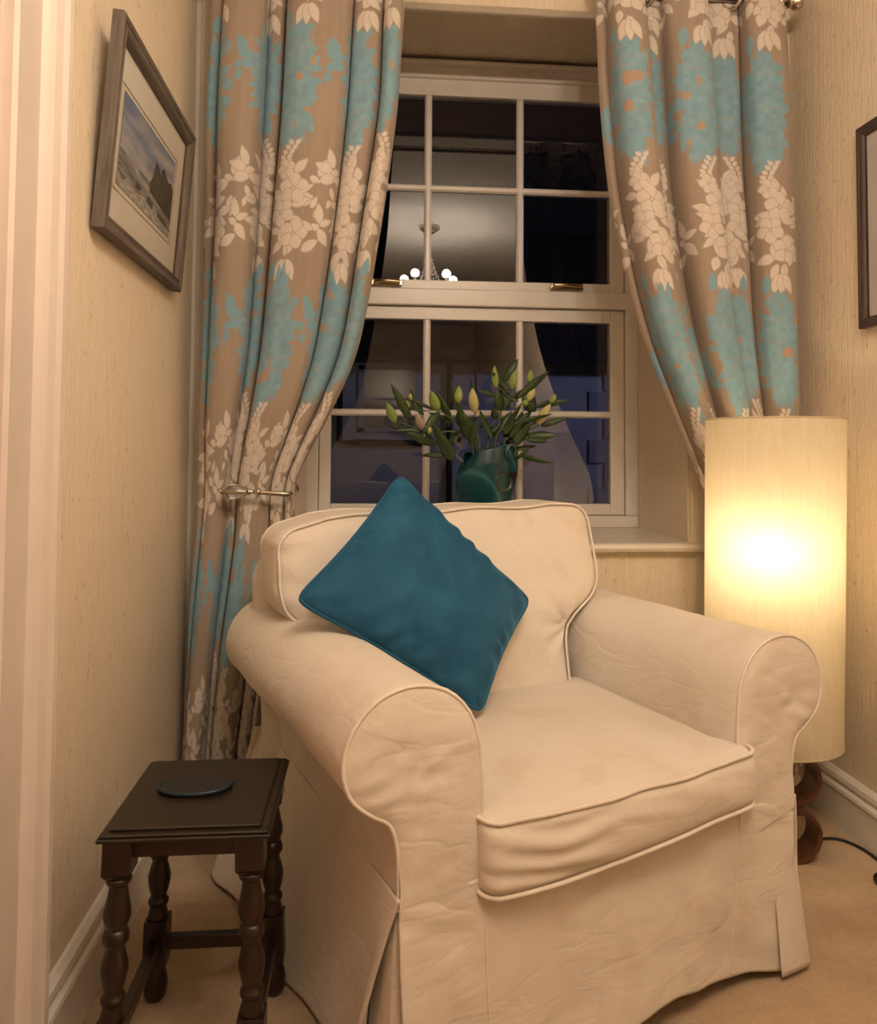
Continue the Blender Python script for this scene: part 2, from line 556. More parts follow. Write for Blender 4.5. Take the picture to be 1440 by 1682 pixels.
def stone(name, a, bc, sc=3):
    mt, nt, b = new_mat(name, a, 0.9, spec=0.1)
    f = noise(nt, coords(nt, 'Object'), sc, 5)
    nt.links.new(ramp(nt, f, [(0.3, a), (0.7, bc)]), b.inputs['Base Color'])
    bump(nt, b, f, 0.3, 0.01)
    return mt
M_RENDER = stone('house_render', (0.50, 0.50, 0.52), (0.62, 0.61, 0.63))
M_QUOIN = stone('quoin_stone', (0.36, 0.36, 0.40), (0.48, 0.48, 0.52), 6)
M_SLATE = stone('roof_slate', (0.02, 0.02, 0.022), (0.04, 0.04, 0.045), 8)
M_YARD = stone('yard_ground', (0.05, 0.05, 0.05), (0.09, 0.09, 0.09), 4)
M_DARKPANE, _, _ = new_mat('dark_pane', (0.004, 0.004, 0.006), 0.2)

# ------------------------------------------------------------------ room shell
def struct(o):
    o['kind'] = 'structure'
    return o

struct(MB().box(-2.4, XR + 0.1, YF - 0.1, YB + 0.02, -0.1, 0.0).build('floor', M_CARPET))
struct(MB().box(-2.4, XR + 0.1, YF - 0.1, YB, ZC, ZC + 0.1).build('ceiling', M_CEIL))
DY0, DY1, DZ = 0.36, 1.15, 2.05          # doorway in the left wall, beside the camera
wl = MB().box(XL - 0.1, XL, DY1, YB + 0.01, 0, ZC).box(XL - 0.1, XL, YF, DY0, 0, ZC).box(XL - 0.1, XL, DY0, DY1, DZ, ZC)
struct(wl.build('wall_left', M_WALL))
struct(MB().box(XR, XR + 0.1, YF, YB + 0.01, 0, ZC).build('wall_right', M_WALL))
struct(MB().box(XL - 0.1, XR + 0.1, YF - 0.1, YF, 0, ZC).build('wall_rear', M_WALLX))
# window wall: four pieces around the reveal, thick masonry
SOF0, SOF1 = 2.385, 2.462
wb = MB()
wb.box(XL - 0.1, WX0, YB, 2.96, 0, ZC).box(WX1, XR + 0.1, YB, 2.96, 0, ZC)
wb.box(WX0, WX1, YB, 2.96, 0, SILL_Z - 0.028)
struct(wb.build('wall_back', M_WALLX))
lint = MB()
lint.prism([(YB, SOF0), (2.96, SOF1 + 0.02), (2.96, ZC), (YB, ZC)], lambda p: (WX0, p[0], p[1]), lambda p: (WX1, p[0], p[1]))
struct(lint.build('wall_lintel', M_WALLX))
# painted edge along the front of the soffit
struct(MB().box(WX0, WX1, YB - 0.006, YB + 0.012, SOF0 - 0.010, SOF0 + 0.012).build('trim_1', M_PAINT, bevel=0.004))
# painted reveals of the window (thin boards on the masonry)
struct(MB().box(WX0 - 0.001, WX0 + 0.006, YB, 2.80, SILL_Z, 2.44).build('trim_2', M_WALL))
struct(MB().box(WX1 - 0.006, WX1 + 0.001, YB, 2.80, SILL_Z, 2.44).build('trim_3', M_WALL))
# painted casing in the corner beside the left curtain
pr = [(XL, YB), (XL + 0.012, YB - 0.002), (XL + 0.018, YB - 0.014), (XL + 0.042, YB - 0.016), (XL + 0.052, YB - 0.006), (XL + 0.085, YB - 0.004), (XL + 0.085, YB + 0.002), (XL, YB + 0.002)]
struct(MB().prism(pr, lambda p: (p[0], p[1], 0.0), lambda p: (p[0], p[1], ZC)).build('trim_4', M_PAINT))

# sill board
sill_p = [(2.322, SILL_Z - 0.014), (2.326, SILL_Z - 0.024), (2.334, SILL_Z - 0.028), (2.90, SILL_Z - 0.028), (2.90, SILL_Z), (2.334, SILL_Z), (2.326, SILL_Z - 0.004)]
struct(MB().prism(sill_p, lambda p: (WX0 - 0.05 if p[0] < YB else WX0 - 0.05, p[0], p[1]), lambda p: (WX1 + 0.06, p[0], p[1])).build('trim_5', M_SILL))

# baseboards: torus-moulded profile (distance from wall, height)
BP = [(0, 0), (0.020, 0), (0.020, 0.098), (0.024, 0.104), (0.022, 0.112), (0.013, 0.118), (0.013, 0.124), (0.018, 0.130), (0.016, 0.142), (0.006, 0.150), (0, 0.152)]
def baseboard(name, a, b_, nx, ny):
    f = lambda q: (lambda p: (q[0] + nx * p[0], q[1] + ny * p[0], p[1]))
    struct(MB().prism(BP, f(a), f(b_)).build(name, M_PAINT))
baseboard('baseboard_left', (XL, 1.345), (XL, YB), 1, 0)
baseboard('baseboard_right', (XR, YF), (XR, YB), -1, 0)
baseboard('baseboard_back', (XL, YB), (XR, YB), 0, -1)
baseboard('baseboard_left_rear', (XL, YF), (XL, DY0 - 0.19), 1, 0)
baseboard('baseboard_rear', (XL, YF), (XR, YF), 0, 1)

# door casing with stepped moulding (distance along wall from opening, thickness)
CP = [(0, 0), (0, 0.014), (0.006, 0.020), (0.014, 0.020), (0.018, 0.015), (0.085, 0.018), (0.092, 0.026), (0.098, 0.020), (0.106, 0.020), (0.114, 0.028), (0.128, 0.034),
      (0.136, 0.026), (0.150, 0.024), (0.158, 0.032), (0.168, 0.034), (0.176, 0.026), (0.184, 0.026), (0.190, 0.014), (0.195, 0.0)]
cz = MB()
cz.prism(CP, lambda p: (XL + p[1], DY1 + p[0], 0), lambda p: (XL + p[1], DY1 + p[0], DZ + 0.195))
cz.prism(CP, lambda p: (XL + p[1], DY0 - p[0], 0), lambda p: (XL + p[1], DY0 - p[0], DZ + 0.195))
cz.prism(CP, lambda p: (XL + p[1], DY0, DZ + p[0]), lambda p: (XL + p[1], DY1, DZ + p[0]))
struct(cz.build('trim_6', M_CASING))
# door leaf standing in the opening
dr = struct(MB().box(XL - 0.075, XL - 0.035, DY0 + 0.002, DY1 - 0.012, 0.006, DZ - 0.004).build('door_1', M_DOORWOOD, bevel=0.003))
dp = MB()
for (a, b_, c, d) in ((DY0 + 0.10, DY0 + 0.37, 0.25, 0.95), (DY0 + 0.44, DY0 + 0.70, 0.25, 0.95), (DY0 + 0.10, DY0 + 0.37, 1.1, 1.9), (DY0 + 0.44, DY0 + 0.70, 1.1, 1.9)):
    dp.box(XL - 0.036, XL - 0.028, a, b_, c, d)
dp.build('door_panel', M_DOORWOOD, dr, bevel=0.004)
kb = MB().lathe([(0.024, 0), (0.024, 0.004), (0.010, 0.008), (0.010, 0.03), (0.022, 0.036), (0.026, 0.048), (0.018, 0.058), (0.002, 0.06)], (XL - 0.036, DY0 + 0.07, 1.0), 20, 'x')
kb.build('door_knob', M_BRASS, dr)
struct(MB().box(XL - 0.10, XL - 0.0, DY1 - 0.010, DY1 + 0.0005, 0, DZ).box(XL - 0.10, XL, DY0 - 0.0005, DY0 + 0.0, 0, DZ).build('trim_7', M_CASING))
struct(MB().box(-2.4, -2.3, YF, YB, 0, ZC).build('wall_hall', M_WALL))

# ------------------------------------------------------------------ window
GX = (-0.137, 0.202, 0.541, 0.876)
win = MB()
fx0, fx1 = WX0, WX1
fy0, fy1 = 2.815, 2.90
# outer box frame
win.box(fx0, -0.180, fy0, fy1, 0.8005, 2.3915).box(0.930, fx1, fy0, fy1, 0.8005, 2.3915)
win.box(fx0, fx1, fy0, fy1, SILL_Z, 0.800)
win.box(fx0, fx1, fy0, fy1, 2.392, 2.445)
win.box(fx0 + 0.001, fx1 - 0.001, fy0 - 0.012, fy1 - 0.002, 1.552, 1.612)
W1 = struct(win.build('window_1', M_PAINT, bevel=0.004))
# small cove and bead between frame head and soffit
MB().box(fx0, fx1, fy0 - 0.035, fy1, 2.425, 2.440).box(fx0, fx1, fy0 - 0.008, fy1, 2.385, 2.398).build('head_moulding', M_PAINT, W1, bevel=0.004)
def sash(z0, z1, gz0, gzm, gz1, y0, name):
    s = MB()
    s.box(-0.178, GX[0], y0, y0 + 0.045, z0, z1).box(GX[3], 0.928, y0, y0 + 0.045, z0, z1)
    s.box(GX[0], GX[3], y0, y0 + 0.045, z0, gz0).box(GX[0], GX[3], y0, y0 + 0.045, gz1, z1)
    o = s.build(name, M_PAINT, W1, bevel=0.003)
    b = MB()
    for x in GX[1:3]:
        b.prism([(x - 0.013, 0.008), (x - 0.006, 0), (x + 0.006, 0), (x + 0.013, 0.008), (x + 0.013, 0.03), (x - 0.013, 0.03)],
                lambda p: (p[0], y0 + 0.004 + p[1], gz0), lambda p: (p[0], y0 + 0.004 + p[1], gz1))
    b.prism([(gzm - 0.012, 0.008), (gzm - 0.006, 0), (gzm + 0.006, 0), (gzm + 0.012, 0.008), (gzm + 0.012, 0.03), (gzm - 0.012, 0.03)],
            lambda p: (GX[0], y0 + 0.005 + p[1], p[0]), lambda p: (GX[3], y0 + 0.005 + p[1], p[0]))
    b.build('glazing_bars', M_PAINT, o)
    # beads round each pane
    for i in range(3):
        for (za, zb) in ((gz0, gzm - 0.012), (gzm + 0.012, gz1)):
            xa = GX[i] + (0.013 if i else 0); xb = GX[i + 1] - (0.013 if i < 2 else 0)
            g = MB().box(xa, xb, y0 + 0.019, y0 + 0.023, za, zb).build('pane', M_GLASS, o)
            # one reflecting sheet is enough: keep only the room-side face
            bm = bmesh.new(); bm.from_mesh(g.data)
            kill = [f for f in bm.faces if f.normal.y > -0.9]
            bmesh.ops.delete(bm, geom=kill, context='FACES')
            bm.to_mesh(g.data); bm.free()
    return o
sash(1.614, 2.390, 1.648, 1.987, 2.327, 2.826, 'upper_sash')
sash(0.802, 1.550, 0.842, 1.167, 1.504, 2.826, 'lower_sash')
def latch(x0, x1, z):
    l = MB()
    l.box(x0, x1, 2.808, 2.816, z - 0.008, z + 0.010)
    l.tube([(x0 + 0.018, 2.816, z + 0.002), (x0 + 0.018, 2.795, z + 0.003)], 0.010, 12)
    l.tube([(x0 + 0.010, 2.795, z + 0.003), (x0 + 0.05, 2.790, z + 0.004), (x1 - 0.008, 2.792, z + 0.001)], [0.009, 0.007, 0.009], 10)
    l.build('window_catch', M_BRASS, W1, bevel=0.002)
latch(0.000, 0.110, 1.630)
latch(0.648, 0.770, 1.630)

# ------------------------------------------------------------------ outside
tag(MB().box(-6, 9, 2.97, 20, -0.4, -0.35).build('yard', M_YARD), kind='structure')
hs = empty('house', (1.0, 8.0, -0.35))
tag(hs, 'pale rendered house across the dark yard, seen through the window', 'house')
HY = 8.0
def loc_(mb_, name, mat, parent, off=(1.0, 8.0, -0.35), **k):
    mb_.v = [(x - off[0], y - off[1], z - off[2]) for x, y, z in mb_.v]
    return mb_.build(name, mat, parent, **k)
loc_(MB().box(-4, 4.6, HY, HY + 0.3, -0.35, 1.96), 'house_wall', M_RENDER, hs)
loc_(MB().prism([(HY - 0.3, 1.93), (HY + 2.5, 3.9), (HY + 2.5, 4.0), (HY - 0.3, 2.03)], lambda p: (-4.2, p[0], p[1]), lambda p: (4.8, p[0], p[1])), 'roof', M_SLATE, hs)
for k in range(9):
    z0 = -0.33 + 0.25 * k
    w = 0.16 if k % 2 else 0.0
    loc_(MB().box(2.245 - w + 0.16, 2.62, HY - 0.03, HY + 0.01, z0, min(z0 + 0.238, 1.94)), 'quoin', M_QUOIN, hs, bevel=0.004)
wf = loc_(MB().box(-0.12, 0.51, HY - 0.02, HY + 0.02, 1.22, 1.26).box(-0.12, 0.51, HY - 0.02, HY + 0.02, 1.85, 1.89)
          .box(-0.12, -0.06, HY - 0.02, HY + 0.02, 1.22, 1.89).box(0.45, 0.51, HY - 0.02, HY + 0.02, 1.22, 1.89)
          .box(-0.1, 0.5, HY - 0.015, HY + 0.02, 1.54, 1.565), 'house_window', M_RENDER, hs)
p_ = loc_(MB().box(-0.08, 0.48, HY - 0.006, HY + 0.004, 1.24, 1.87), 'pane', M_DARKPANE, hs)
p_.parent = wf
wf2 = loc_(MB().box(1.08, 1.16, HY - 0.02, HY + 0.02, 0.9, 1.89).box(1.55, 1.62, HY - 0.02, HY + 0.02, 0.9, 1.89).box(1.08, 1.62, HY - 0.02, HY + 0.02, 0.9, 0.95), 'house_window', M_RENDER, hs)
loc_(MB().tube([(-0.30, HY - 0.05, 1.93), (-0.30, HY - 0.05, 1.13), (-0.15, HY - 0.05, 1.12), (0.55, HY - 0.05, 1.11)], 0.028, 10), 'waste_pipe', M_BLACK, hs)
loc_(MB().tube([(0.80, HY - 0.05, 1.93), (0.80, HY - 0.05, -0.3)], 0.03, 10), 'drainpipe', M_BLACK, hs)

# ------------------------------------------------------------------ armchair
CH = empty('armchair', (0.4525, 1.4035, 0.0), math.radians(21.4))
tag(CH, 'cream slipcovered armchair with rolled arms standing in front of the window', 'armchair')

def add_wrinkle(P, Nn, amp, fx, fy, fz, seed=0, ridge=True):
    q = P * np.array([fx, fy, fz])
    a = vnoise(q[..., 0] + 3.1 * seed, q[..., 1], q[..., 2], seed)
    b = vnoise(q[..., 0] * 2.1, q[..., 1] * 2.1 + 5 * seed, q[..., 2] * 2.1, seed + 3)
    d = (1 - 2 * np.abs(a)) if ridge else a
    return P + Nn * ((d * 0.7 + b * 0.3) * amp)[..., None]

def grid_normals(P, closed_m=False):
    du = np.gradient(P, axis=0)
    if closed_m:
        dv = (np.roll(P, -1, 1) - np.roll(P, 1, 1)) / 2
    else:
        dv = np.gradient(P, axis=1)
    n = np.cross(du, dv)
    return n / (np.linalg.norm(n, axis=-1, keepdims=True) + 1e-12)

ARM = [(0.285, 0.28), (0.284, 0.36), (0.285, 0.45), (0.288, 0.53), (0.303, 0.598), (0.345, 0.645), (0.405, 0.662), (0.462, 0.650), (0.505, 0.612),
       (0.524, 0.557), (0.512, 0.508), (0.478, 0.476), (0.449, 0.458), (0.436, 0.425), (0.432, 0.38), (0.432, 0.32)]
arm_prof = catmull(ARM, 150)
def arm(s, name):
    ys = np.concatenate([[0.0, 0.002, 0.006], np.linspace(0.012, 0.86, 60)])
    P = np.zeros((len(ys), len(arm_prof), 3))
    for i, y in enumerate(ys):
        inset = 0.006 * (1 - min(1, y / 0.012)) ** 2
        c = np.array([0.38, 0.5])
        q = arm_prof.copy()
        v = q - c; L = np.linalg.norm(v, axis=1, keepdims=True)
        q = q - v / L * inset
        P[i, :, 0] = s * q[:, 0]; P[i, :, 1] = y; P[i, :, 2] = q[:, 1]
    nn = grid_normals(P) * (1 if s > 0 else -1)
    env = np.clip(P[..., 1] / 0.08, 0, 1)
    # soft diagonal drag lines of loose fabric, strongest under the roll
    under = np.exp(-((P[..., 2] - 0.46) / 0.05) ** 2) * (np.abs(P[..., 0]) > 0.4)
    a = vnoise(P[..., 1] * 11 + P[..., 2] * 9, P[..., 2] * 5, 0, 5 + s)
    b = vnoise(P[..., 1] * 4, P[..., 2] * 6 + 7, 0, 9 + s)
    d = (b * 0.004 + a * 0.0022 * (0.5 + 2 * under)) * env
    P = P + nn * d[..., None]
    o = grid_obj(name, P, M_COTTON, CH)
    # front panel of the arm, puffed
    R = 22
    c = np.array([0.378, 0.515])
    ring = np.concatenate([arm_prof, np.stack([np.linspace(0.432, 0.285, 24)[1:-1], np.linspace(0.32, 0.28, 24)[1:-1]], -1)])
    Q = []
    for k in range(R + 1):
        t = 1 - k / R
        q = c + (ring - c) * t
        low = np.clip((0.43 - q[:, 1]) / 0.08, 0, 1); low = low * low * (3 - 2 * low)
        yy = -0.010 * (1 - t ** 6) * (1 - low) - 0.0075 * low - 0.001
        pz = q[:, 1]
        ed = 1 - t ** 3
        w = vnoise(q[:, 0] * 30 + pz * 9, pz * 44, 0, 11 + s) * 0.0022 + vnoise(q[:, 0] * 9, pz * 13, 0, 3 + s) * 0.003
        w += 0.0035 * np.sin(pz * 150 + q[:, 0] * 60) * np.exp(-((pz - 0.49) / 0.05) ** 2) * np.clip((q[:, 0] - 0.40) * 12, 0, 1)
        Q.append(np.stack([s * q[:, 0], yy - w * ed, pz], -1))
    grid_obj('arm_front', np.array(Q), M_COTTON, CH, closed_m=True)
    # piping round the panel
    pts = [(s * x, -0.001, z) for x, z in arm_prof[::3]]
    pts.append((s * 0.434, -0.002, 0.33))
    MB().tube(pts, 0.0034, 8).build('piping', M_PIPING, CH)
arm(1, 'arm'); arm(-1, 'arm')

# skirt, three panels hanging from z=.335, with inverted pleats at the corners
def skirt_front():
    xs = np.linspace(-0.436, 0.436, 180); zs = np.linspace(0.345, 0.012, 60)
    X, Z = np.meshgrid(xs, zs)
    t = (0.345 - Z) / 0.333
    hem = 0.038 * np.clip(1 - ((X - 0.08) / 0.34) ** 2, 0, 1) + 0.003 * np.sin(X * 17)
    Zz = Z + hem * t
    rgt = np.clip((X + 0.1) / 0.4, 0, 1); rgt = rgt * rgt * (3 - 2 * rgt)
    flare = 0.0068 + 0.030 * t ** 1.15 * (1 - 0.85 * rgt)
    wav = (0.006 * np.sin(X * 13 + 0.6) + 0.005 * np.sin(X * 29 + 2)) * t + 0.004 * vnoise(X * 9, Z * 5 + 3, 0, 23)  * t
    cr = (t > 0.0) * np.clip(t * 6, 0, 1) * vnoise(X * 14 + Z * 10, Z * 9 - X * 7, 0, 21) * 0.0035 + vnoise(X * 24 - Z * 12, Z * 22 + X * 9, 0, 22) * 0.002
    # drag lines at the top by each arm
    dg = 0.003 * np.sin((Z * 95 + X * 40)) * np.exp(-((np.abs(X) - 0.36) / 0.07) ** 2) * np.exp(-((Z - 0.32) / 0.04) ** 2)
    rec = 0.006 * (np.abs(X) < 0.283) * np.clip((Z - 0.30) / 0.04, 0, 1)
    Y = -(flare + wav + cr + dg) + rec
    X2 = X * (0.9925 + 0.0075 * np.clip(t * 4, 0, 1)) - 0.028 * t * rgt
    P = np.stack([X2, Y, Zz], -1)
    grid_obj('skirt', P, M_COTTON, CH, thick=0.0012)
    # seam lines running down from the arm's inner edge
    for sx in (-1, 1):
        i = np.argmin(np.abs(xs - sx * 0.286))
        pts = [Vector((P[k, i, 0], P[k, i, 1] - 0.001, P[k, i, 2])) for k in range(0, 60, 2)]
        MB().tube(pts, 0.0016, 6).build('seam', M_PIPING, CH)
    return P
skirt_front()
def skirt_side(s):
    ys = np.linspace(-0.010, 0.845, 150); zs = np.linspace(0.345, 0.010, 55)
    Yg, Z = np.meshgrid(ys, zs)
    t = (0.345 - Z) / 0.335
    out = -0.001 + 0.004 * np.clip(t * 5, 0, 1) + t * (0.006 + 0.10 * np.clip(Yg / 0.8, 0, 1) ** 1.0)
    out += t * (0.006 * np.sin(Yg * 15 + 1) + 0.004 * np.sin(Yg * 33)) + vnoise(Yg * 9 + Z * 5, Z * 8, 0, 31 + s) * 0.003
    if s > 0: out = out * 0.6
    front = np.exp(-((Yg + 0.01) / 0.05) ** 2)
    Y2 = Yg + t * 0.085 * front * (1 if s < 0 else 0.3)
    X = s * (0.433 + out + t * (0.052 if s < 0 else 0.03) * front)
    P = np.stack([X, Y2, Z + 0.004 * np.sin(Yg * 12) * t], -1)
    grid_obj('skirt', P, M_COTTON, CH, thick=0.003)
    # pleat backing at the front corner
    zs = np.linspace(0.34, 0.012, 30); us = np.linspace(-0.06, 0.10, 24)
    U, Z = np.meshgrid(us, zs)
    t = (0.345 - Z) / 0.333
    xk = np.where(U < 0, s * (0.425 + U * 0.9), s * (0.429 + 0.026 * t))
    yk = np.where(U < 0, 0.006 - 0.030 * t, 0.006 - 0.030 * t + U)
    xk = xk + s * 0.006 * np.sin(U * 60) * t
    P = np.stack([xk, yk, Z], -1)
    grid_obj('pleat', P, M_COTTON, CH, thick=0.002)
skirt_side(-1); skirt_side(1)
# back skirt
xs = np.linspace(-0.53, 0.50, 80); zs = np.linspace(0.345, 0.012, 30)
X, Z = np.meshgrid(xs, zs); t = (0.345 - Z) / 0.333
P = np.stack([X * (0.86 + 0.14 * t) , 0.84 + 0.03 * t + 0.006 * np.sin(X * 20) * t, Z], -1)
grid_obj('skirt', P, M_COTTON, CH, thick=0.003)

def rounded_box(hx, hy, hz, r, n=(40, 20, 20)):
    """returns verts, faces of a rounded box surface; verts also as unit coords"""
    verts = []; faces = []; unit = []
    def face(ax, sgn):
        a, b = [i for i in range(3) if i != ax]
        na, nb = n[a], n[b]
        base = len(verts)
        hh = (hx, hy, hz)
        for i in range(na + 1):
            for j in range(nb + 1):
                p = [0, 0, 0]; p[ax] = sgn; p[a] = -1 + 2 * i / na; p[b] = -1 + 2 * j / nb
                # denser near borders
                p[a] = math.copysign(1 - (1 - abs(p[a])) ** 1.35, p[a]) if abs(p[a]) < 1 else p[a]
                p[b] = math.copysign(1 - (1 - abs(p[b])) ** 1.35, p[b]) if abs(p[b]) < 1 else p[b]
                q = [p[k] * hh[k] for k in range(3)]
                c = [max(-(hh[k] - r), min(hh[k] - r, q[k])) for k in range(3)]
                d = Vector([q[k] - c[k] for k in range(3)])
                if d.length > 1e-9: d = d.normalized() * r
                verts.append([c[k] + d[k] for k in range(3)]); unit.append(p)
        for i in range(na):
            for j in range(nb):
                k0 = base + i * (nb + 1) + j
                f = (k0, k0 + nb + 1, k0 + nb + 2, k0 + 1)
                flip = (sgn > 0) ^ (ax == 1)
                faces.append(f if flip else tuple(reversed(f)))
    for ax in range(3):
        for sg in (-1, 1): face(ax, sg)
    return np.array(verts), faces, np.array(unit)

def soft_obj(name, verts, faces, mat, parent, merge=0.0006):
    me = bpy.data.meshes.new(name)
    me.from_pydata([tuple(map(float, v)) for v in verts], [], faces)
    bm = bmesh.new(); bm.from_mesh(me)
    bmesh.ops.remove_doubles(bm, verts=bm.verts, dist=merge)
    bmesh.ops.recalc_face_normals(bm, faces=bm.faces)
    bm.to_mesh(me); bm.free()
    me.polygons.foreach_set('use_smooth', [True] * len(me.polygons))
    me.materials.append(mat)
    o = bpy.data.objects.new(name, me); COL.objects.link(o)
    if parent: o.parent = parent
    return o

def rim_path(hx, hy, z, r, n=16, plane='xy'):
    pts = []
    for (cx_, cy_, a0) in ((hx - r, hy - r, 0), (-(hx - r), hy - r, 90), (-(hx - r), -(hy - r), 180), (hx - r, -(hy - r), 270)):
        for k in range(n):
            a = math.radians(a0 + 90 * k / (n - 1))
            pts.append((cx_ + r * math.cos(a), cy_ + r * math.sin(a)))
    out = []
    for i in range(len(pts)):
        p, q = pts[i], pts[(i + 1) % len(pts)]
        L = math.hypot(q[0] - p[0], q[1] - p[1]); k = max(1, int(L / 0.012))
        for j in range(k):
            out.append((p[0] + (q[0] - p[0]) * j / k, p[1] + (q[1] - p[1]) * j / k))
    if plane == 'xy': return np.array([(a, b, z) for a, b in out])
    return np.array([(a, z, b) for a, b in out])

# under-seat base
MB().box(-0.286, 0.286, 0.012, 0.70, 0.05, 0.335).build('seat_base', M_COTTON, CH, bevel=0.01)

# seat cushion
SCX, SCY, SCZ = 0.004, 0.248, 0.402
SHX, SHY, SHZ = 0.300, 0.283, 0.060
def seat_def(V):
    V = np.array(V, float)
    u = V[:, 0] / SHX; v = V[:, 1] / SHY; w = V[:, 2] / SHZ
    crown = (1 - np.clip(np.abs(u), 0, 1) ** 2.4) * (1 - np.clip(np.abs(v), 0, 1) ** 2.6)
    up_ = np.clip((w + 0.8) / 1.6, 0, 1); up_ = up_ * up_ * (3 - 2 * up_)
    V[:, 2] += (0.024 * up_ - 0.004 * (1 - up_)) * crown * np.abs(w)
    # front boxing bulges, narrower behind the arms
    fr = np.clip(-v, 0, 1) ** 2
    V[:, 1] -= 0.014 * fr * (1 - w ** 2) * (1 - 0.3 * np.abs(u))
    V[:, 1] -= 0.012 * fr * (1 - np.abs(u) ** 2)
    narrow = np.clip((v + 0.80) / 0.12, 0, 1)
    V[:, 0] *= 1 - 0.055 * narrow
    # sag of the lower front edge, lifted right corner
    V[:, 2] += fr * (-0.006 + 0.012 * u) 
    V[:, 2] += fr * (-0.010 * np.cos((u + 0.75) * 1.6) * (1 - up_) - 0.006 * np.cos(u * 1.6) * up_)
    wr = vnoise(V[:, 0] * 7 + 2, V[:, 1] * 7, V[:, 2] * 8, 41) * 0.003 + vnoise(V[:, 0] * 19, V[:, 1] * 15, 0, 42) * 0.0012
    V[:, 2] += wr * up_
    # horizontal wrinkles across the front boxing at the left
    z_ = V[:, 2]
    hw = 0.0035 * np.sin(z_ * 150 + V[:, 0] * 26 + 5 * vnoise(V[:, 0] * 5, z_ * 12, 0, 43)) * fr * (1 - w ** 4)
    hw *= 0.10 + 0.9 * np.exp(-((V[:, 0] + 0.17) / 0.11) ** 2) + 0.35 * np.clip(vnoise(V[:, 0] * 9, z_ * 8, 0, 44), 0, 1)
    hw += 0.003 * vnoise(V[:, 0] * 11 + z_ * 20, z_ * 24, 0, 45) * fr
    V[:, 1] += hw
    return V + np.array([SCX, SCY, SCZ])
v_, f_, u_ = rounded_box(SHX, SHY, SHZ, 0.026, (110, 90, 36))
soft_obj('seat_cushion', seat_def(v_), f_, M_COTTON, CH)
for zz in (SHZ - 0.006, -(SHZ - 0.006)):
    P = seat_def(rim_path(SHX - 0.000, SHY - 0.000, zz, 0.030))
    MB().tube([Vector(p) for p in P], 0.0038, 8, closed=True).build('piping', M_PIPING, CH)

# back frame, rounded top, wider than the cushion
def back_def(V):
    V = np.array(V, float)
    V[:, 1] += 0.10 * np.clip((V[:, 2]) / 0.25, -1, 1) * 0.35
    V[:, 2] += 0.010 * np.cos(V[:, 0] * 3.2) * (V[:, 2] > 0.1)
    V[:, 0] *= 1 + 0.02 * np.sin(V[:, 2] * 12)
    V += vnoise(V[:, 0] * 8, V[:, 1] * 8, V[:, 2] * 8, 51)[:, None] * 0.003
    return V + np.array([-0.005, 0.765, 0.53])
v_, f_, u_ = rounded_box(0.462, 0.075, 0.255, 0.07, (60, 16, 40))
soft_obj('back_frame', back_def(v_), f_, M_COTTON, CH)

# back cushion, T-shaped over the arms
BHX, BHY, BHZ = 0.425, 0.085, 0.232
def bc_def(V):
    V = np.array(V, float)
    u = V[:, 0] / BHX; w = V[:, 2] / BHZ; v = V[:, 1] / BHY
    crown = (1 - np.clip(np.abs(u), 0, 1) ** 2.6) * (1 - np.clip(np.abs(w), 0, 1) ** 2.6)
    V[:, 1] += np.sign(v) * np.abs(v) * 0.028 * crown
    V[:, 0] += np.sign(u) * 0.010 * (1 - v ** 2) * (1 - w ** 2) * np.clip(np.abs(u) * 4 - 3, 0, 1)
    # narrower between the arms
    zz = 0.655 + V[:, 2] - 0.0
    k = 1 / (1 + np.exp((zz - 0.635) / 0.022))
    V[:, 0] *= 1 - 0.315 * k
    # rounded shoulders, slightly higher to the right
    V[:, 2] -= (0.022 + 0.016 * (u < 0)) * np.clip(np.abs(u) - 0.72, 0, 1) ** 1.0 * 2.2 * (w > 0) * w
    V[:, 2] += 0.012 * u * (w > 0) * w
    V[:, 2] += 0.004 * np.sin(u * 9) * (w > 0.5)
    # lean
    V[:, 1] += 0.26 * (V[:, 2] + 0.23) 
    V[:, 1] += 0.006 * vnoise(V[:, 0] * 6, V[:, 2] * 6, 0, 61) + 0.0022 * vnoise(V[:, 0] * 17, V[:, 2] * 17, 0, 62)
    # gathered diagonal wrinkles at the pinch above each arm
    for s in (-1, 1):
        d = np.hypot(V[:, 0] - s * 0.30, V[:, 2] + 0.06)
        ang = np.arctan2(V[:, 2] + 0.06, V[:, 0] - s * 0.30)
        V[:, 1] += 0.005 * np.sin(ang * 9) * np.exp(-(d / 0.10) ** 2) * np.clip(d / 0.03, 0, 1) * (v < 0)
    # puckers along the left boxing
    V[:, 1] += 0.003 * np.sin(V[:, 2] * 95) * np.exp(-((u + 0.97) / 0.07) ** 2)
    return V + np.array([-0.047, 0.555, 0.655])
v_, f_, u_ = rounded_box(BHX, BHY, BHZ, 0.040, (120, 24, 80))
soft_obj('back_cushion', bc_def(v_), f_, M_COTTON, CH)
for yy in (-(BHY - 0.010), BHY - 0.010):
    P = bc_def(rim_path(BHX - 0.003, BHZ - 0.003, yy, 0.045, plane='xz'))
    MB().tube([Vector(p) for p in P], 0.0032, 8, closed=True).build('piping', M_PIPING, CH)

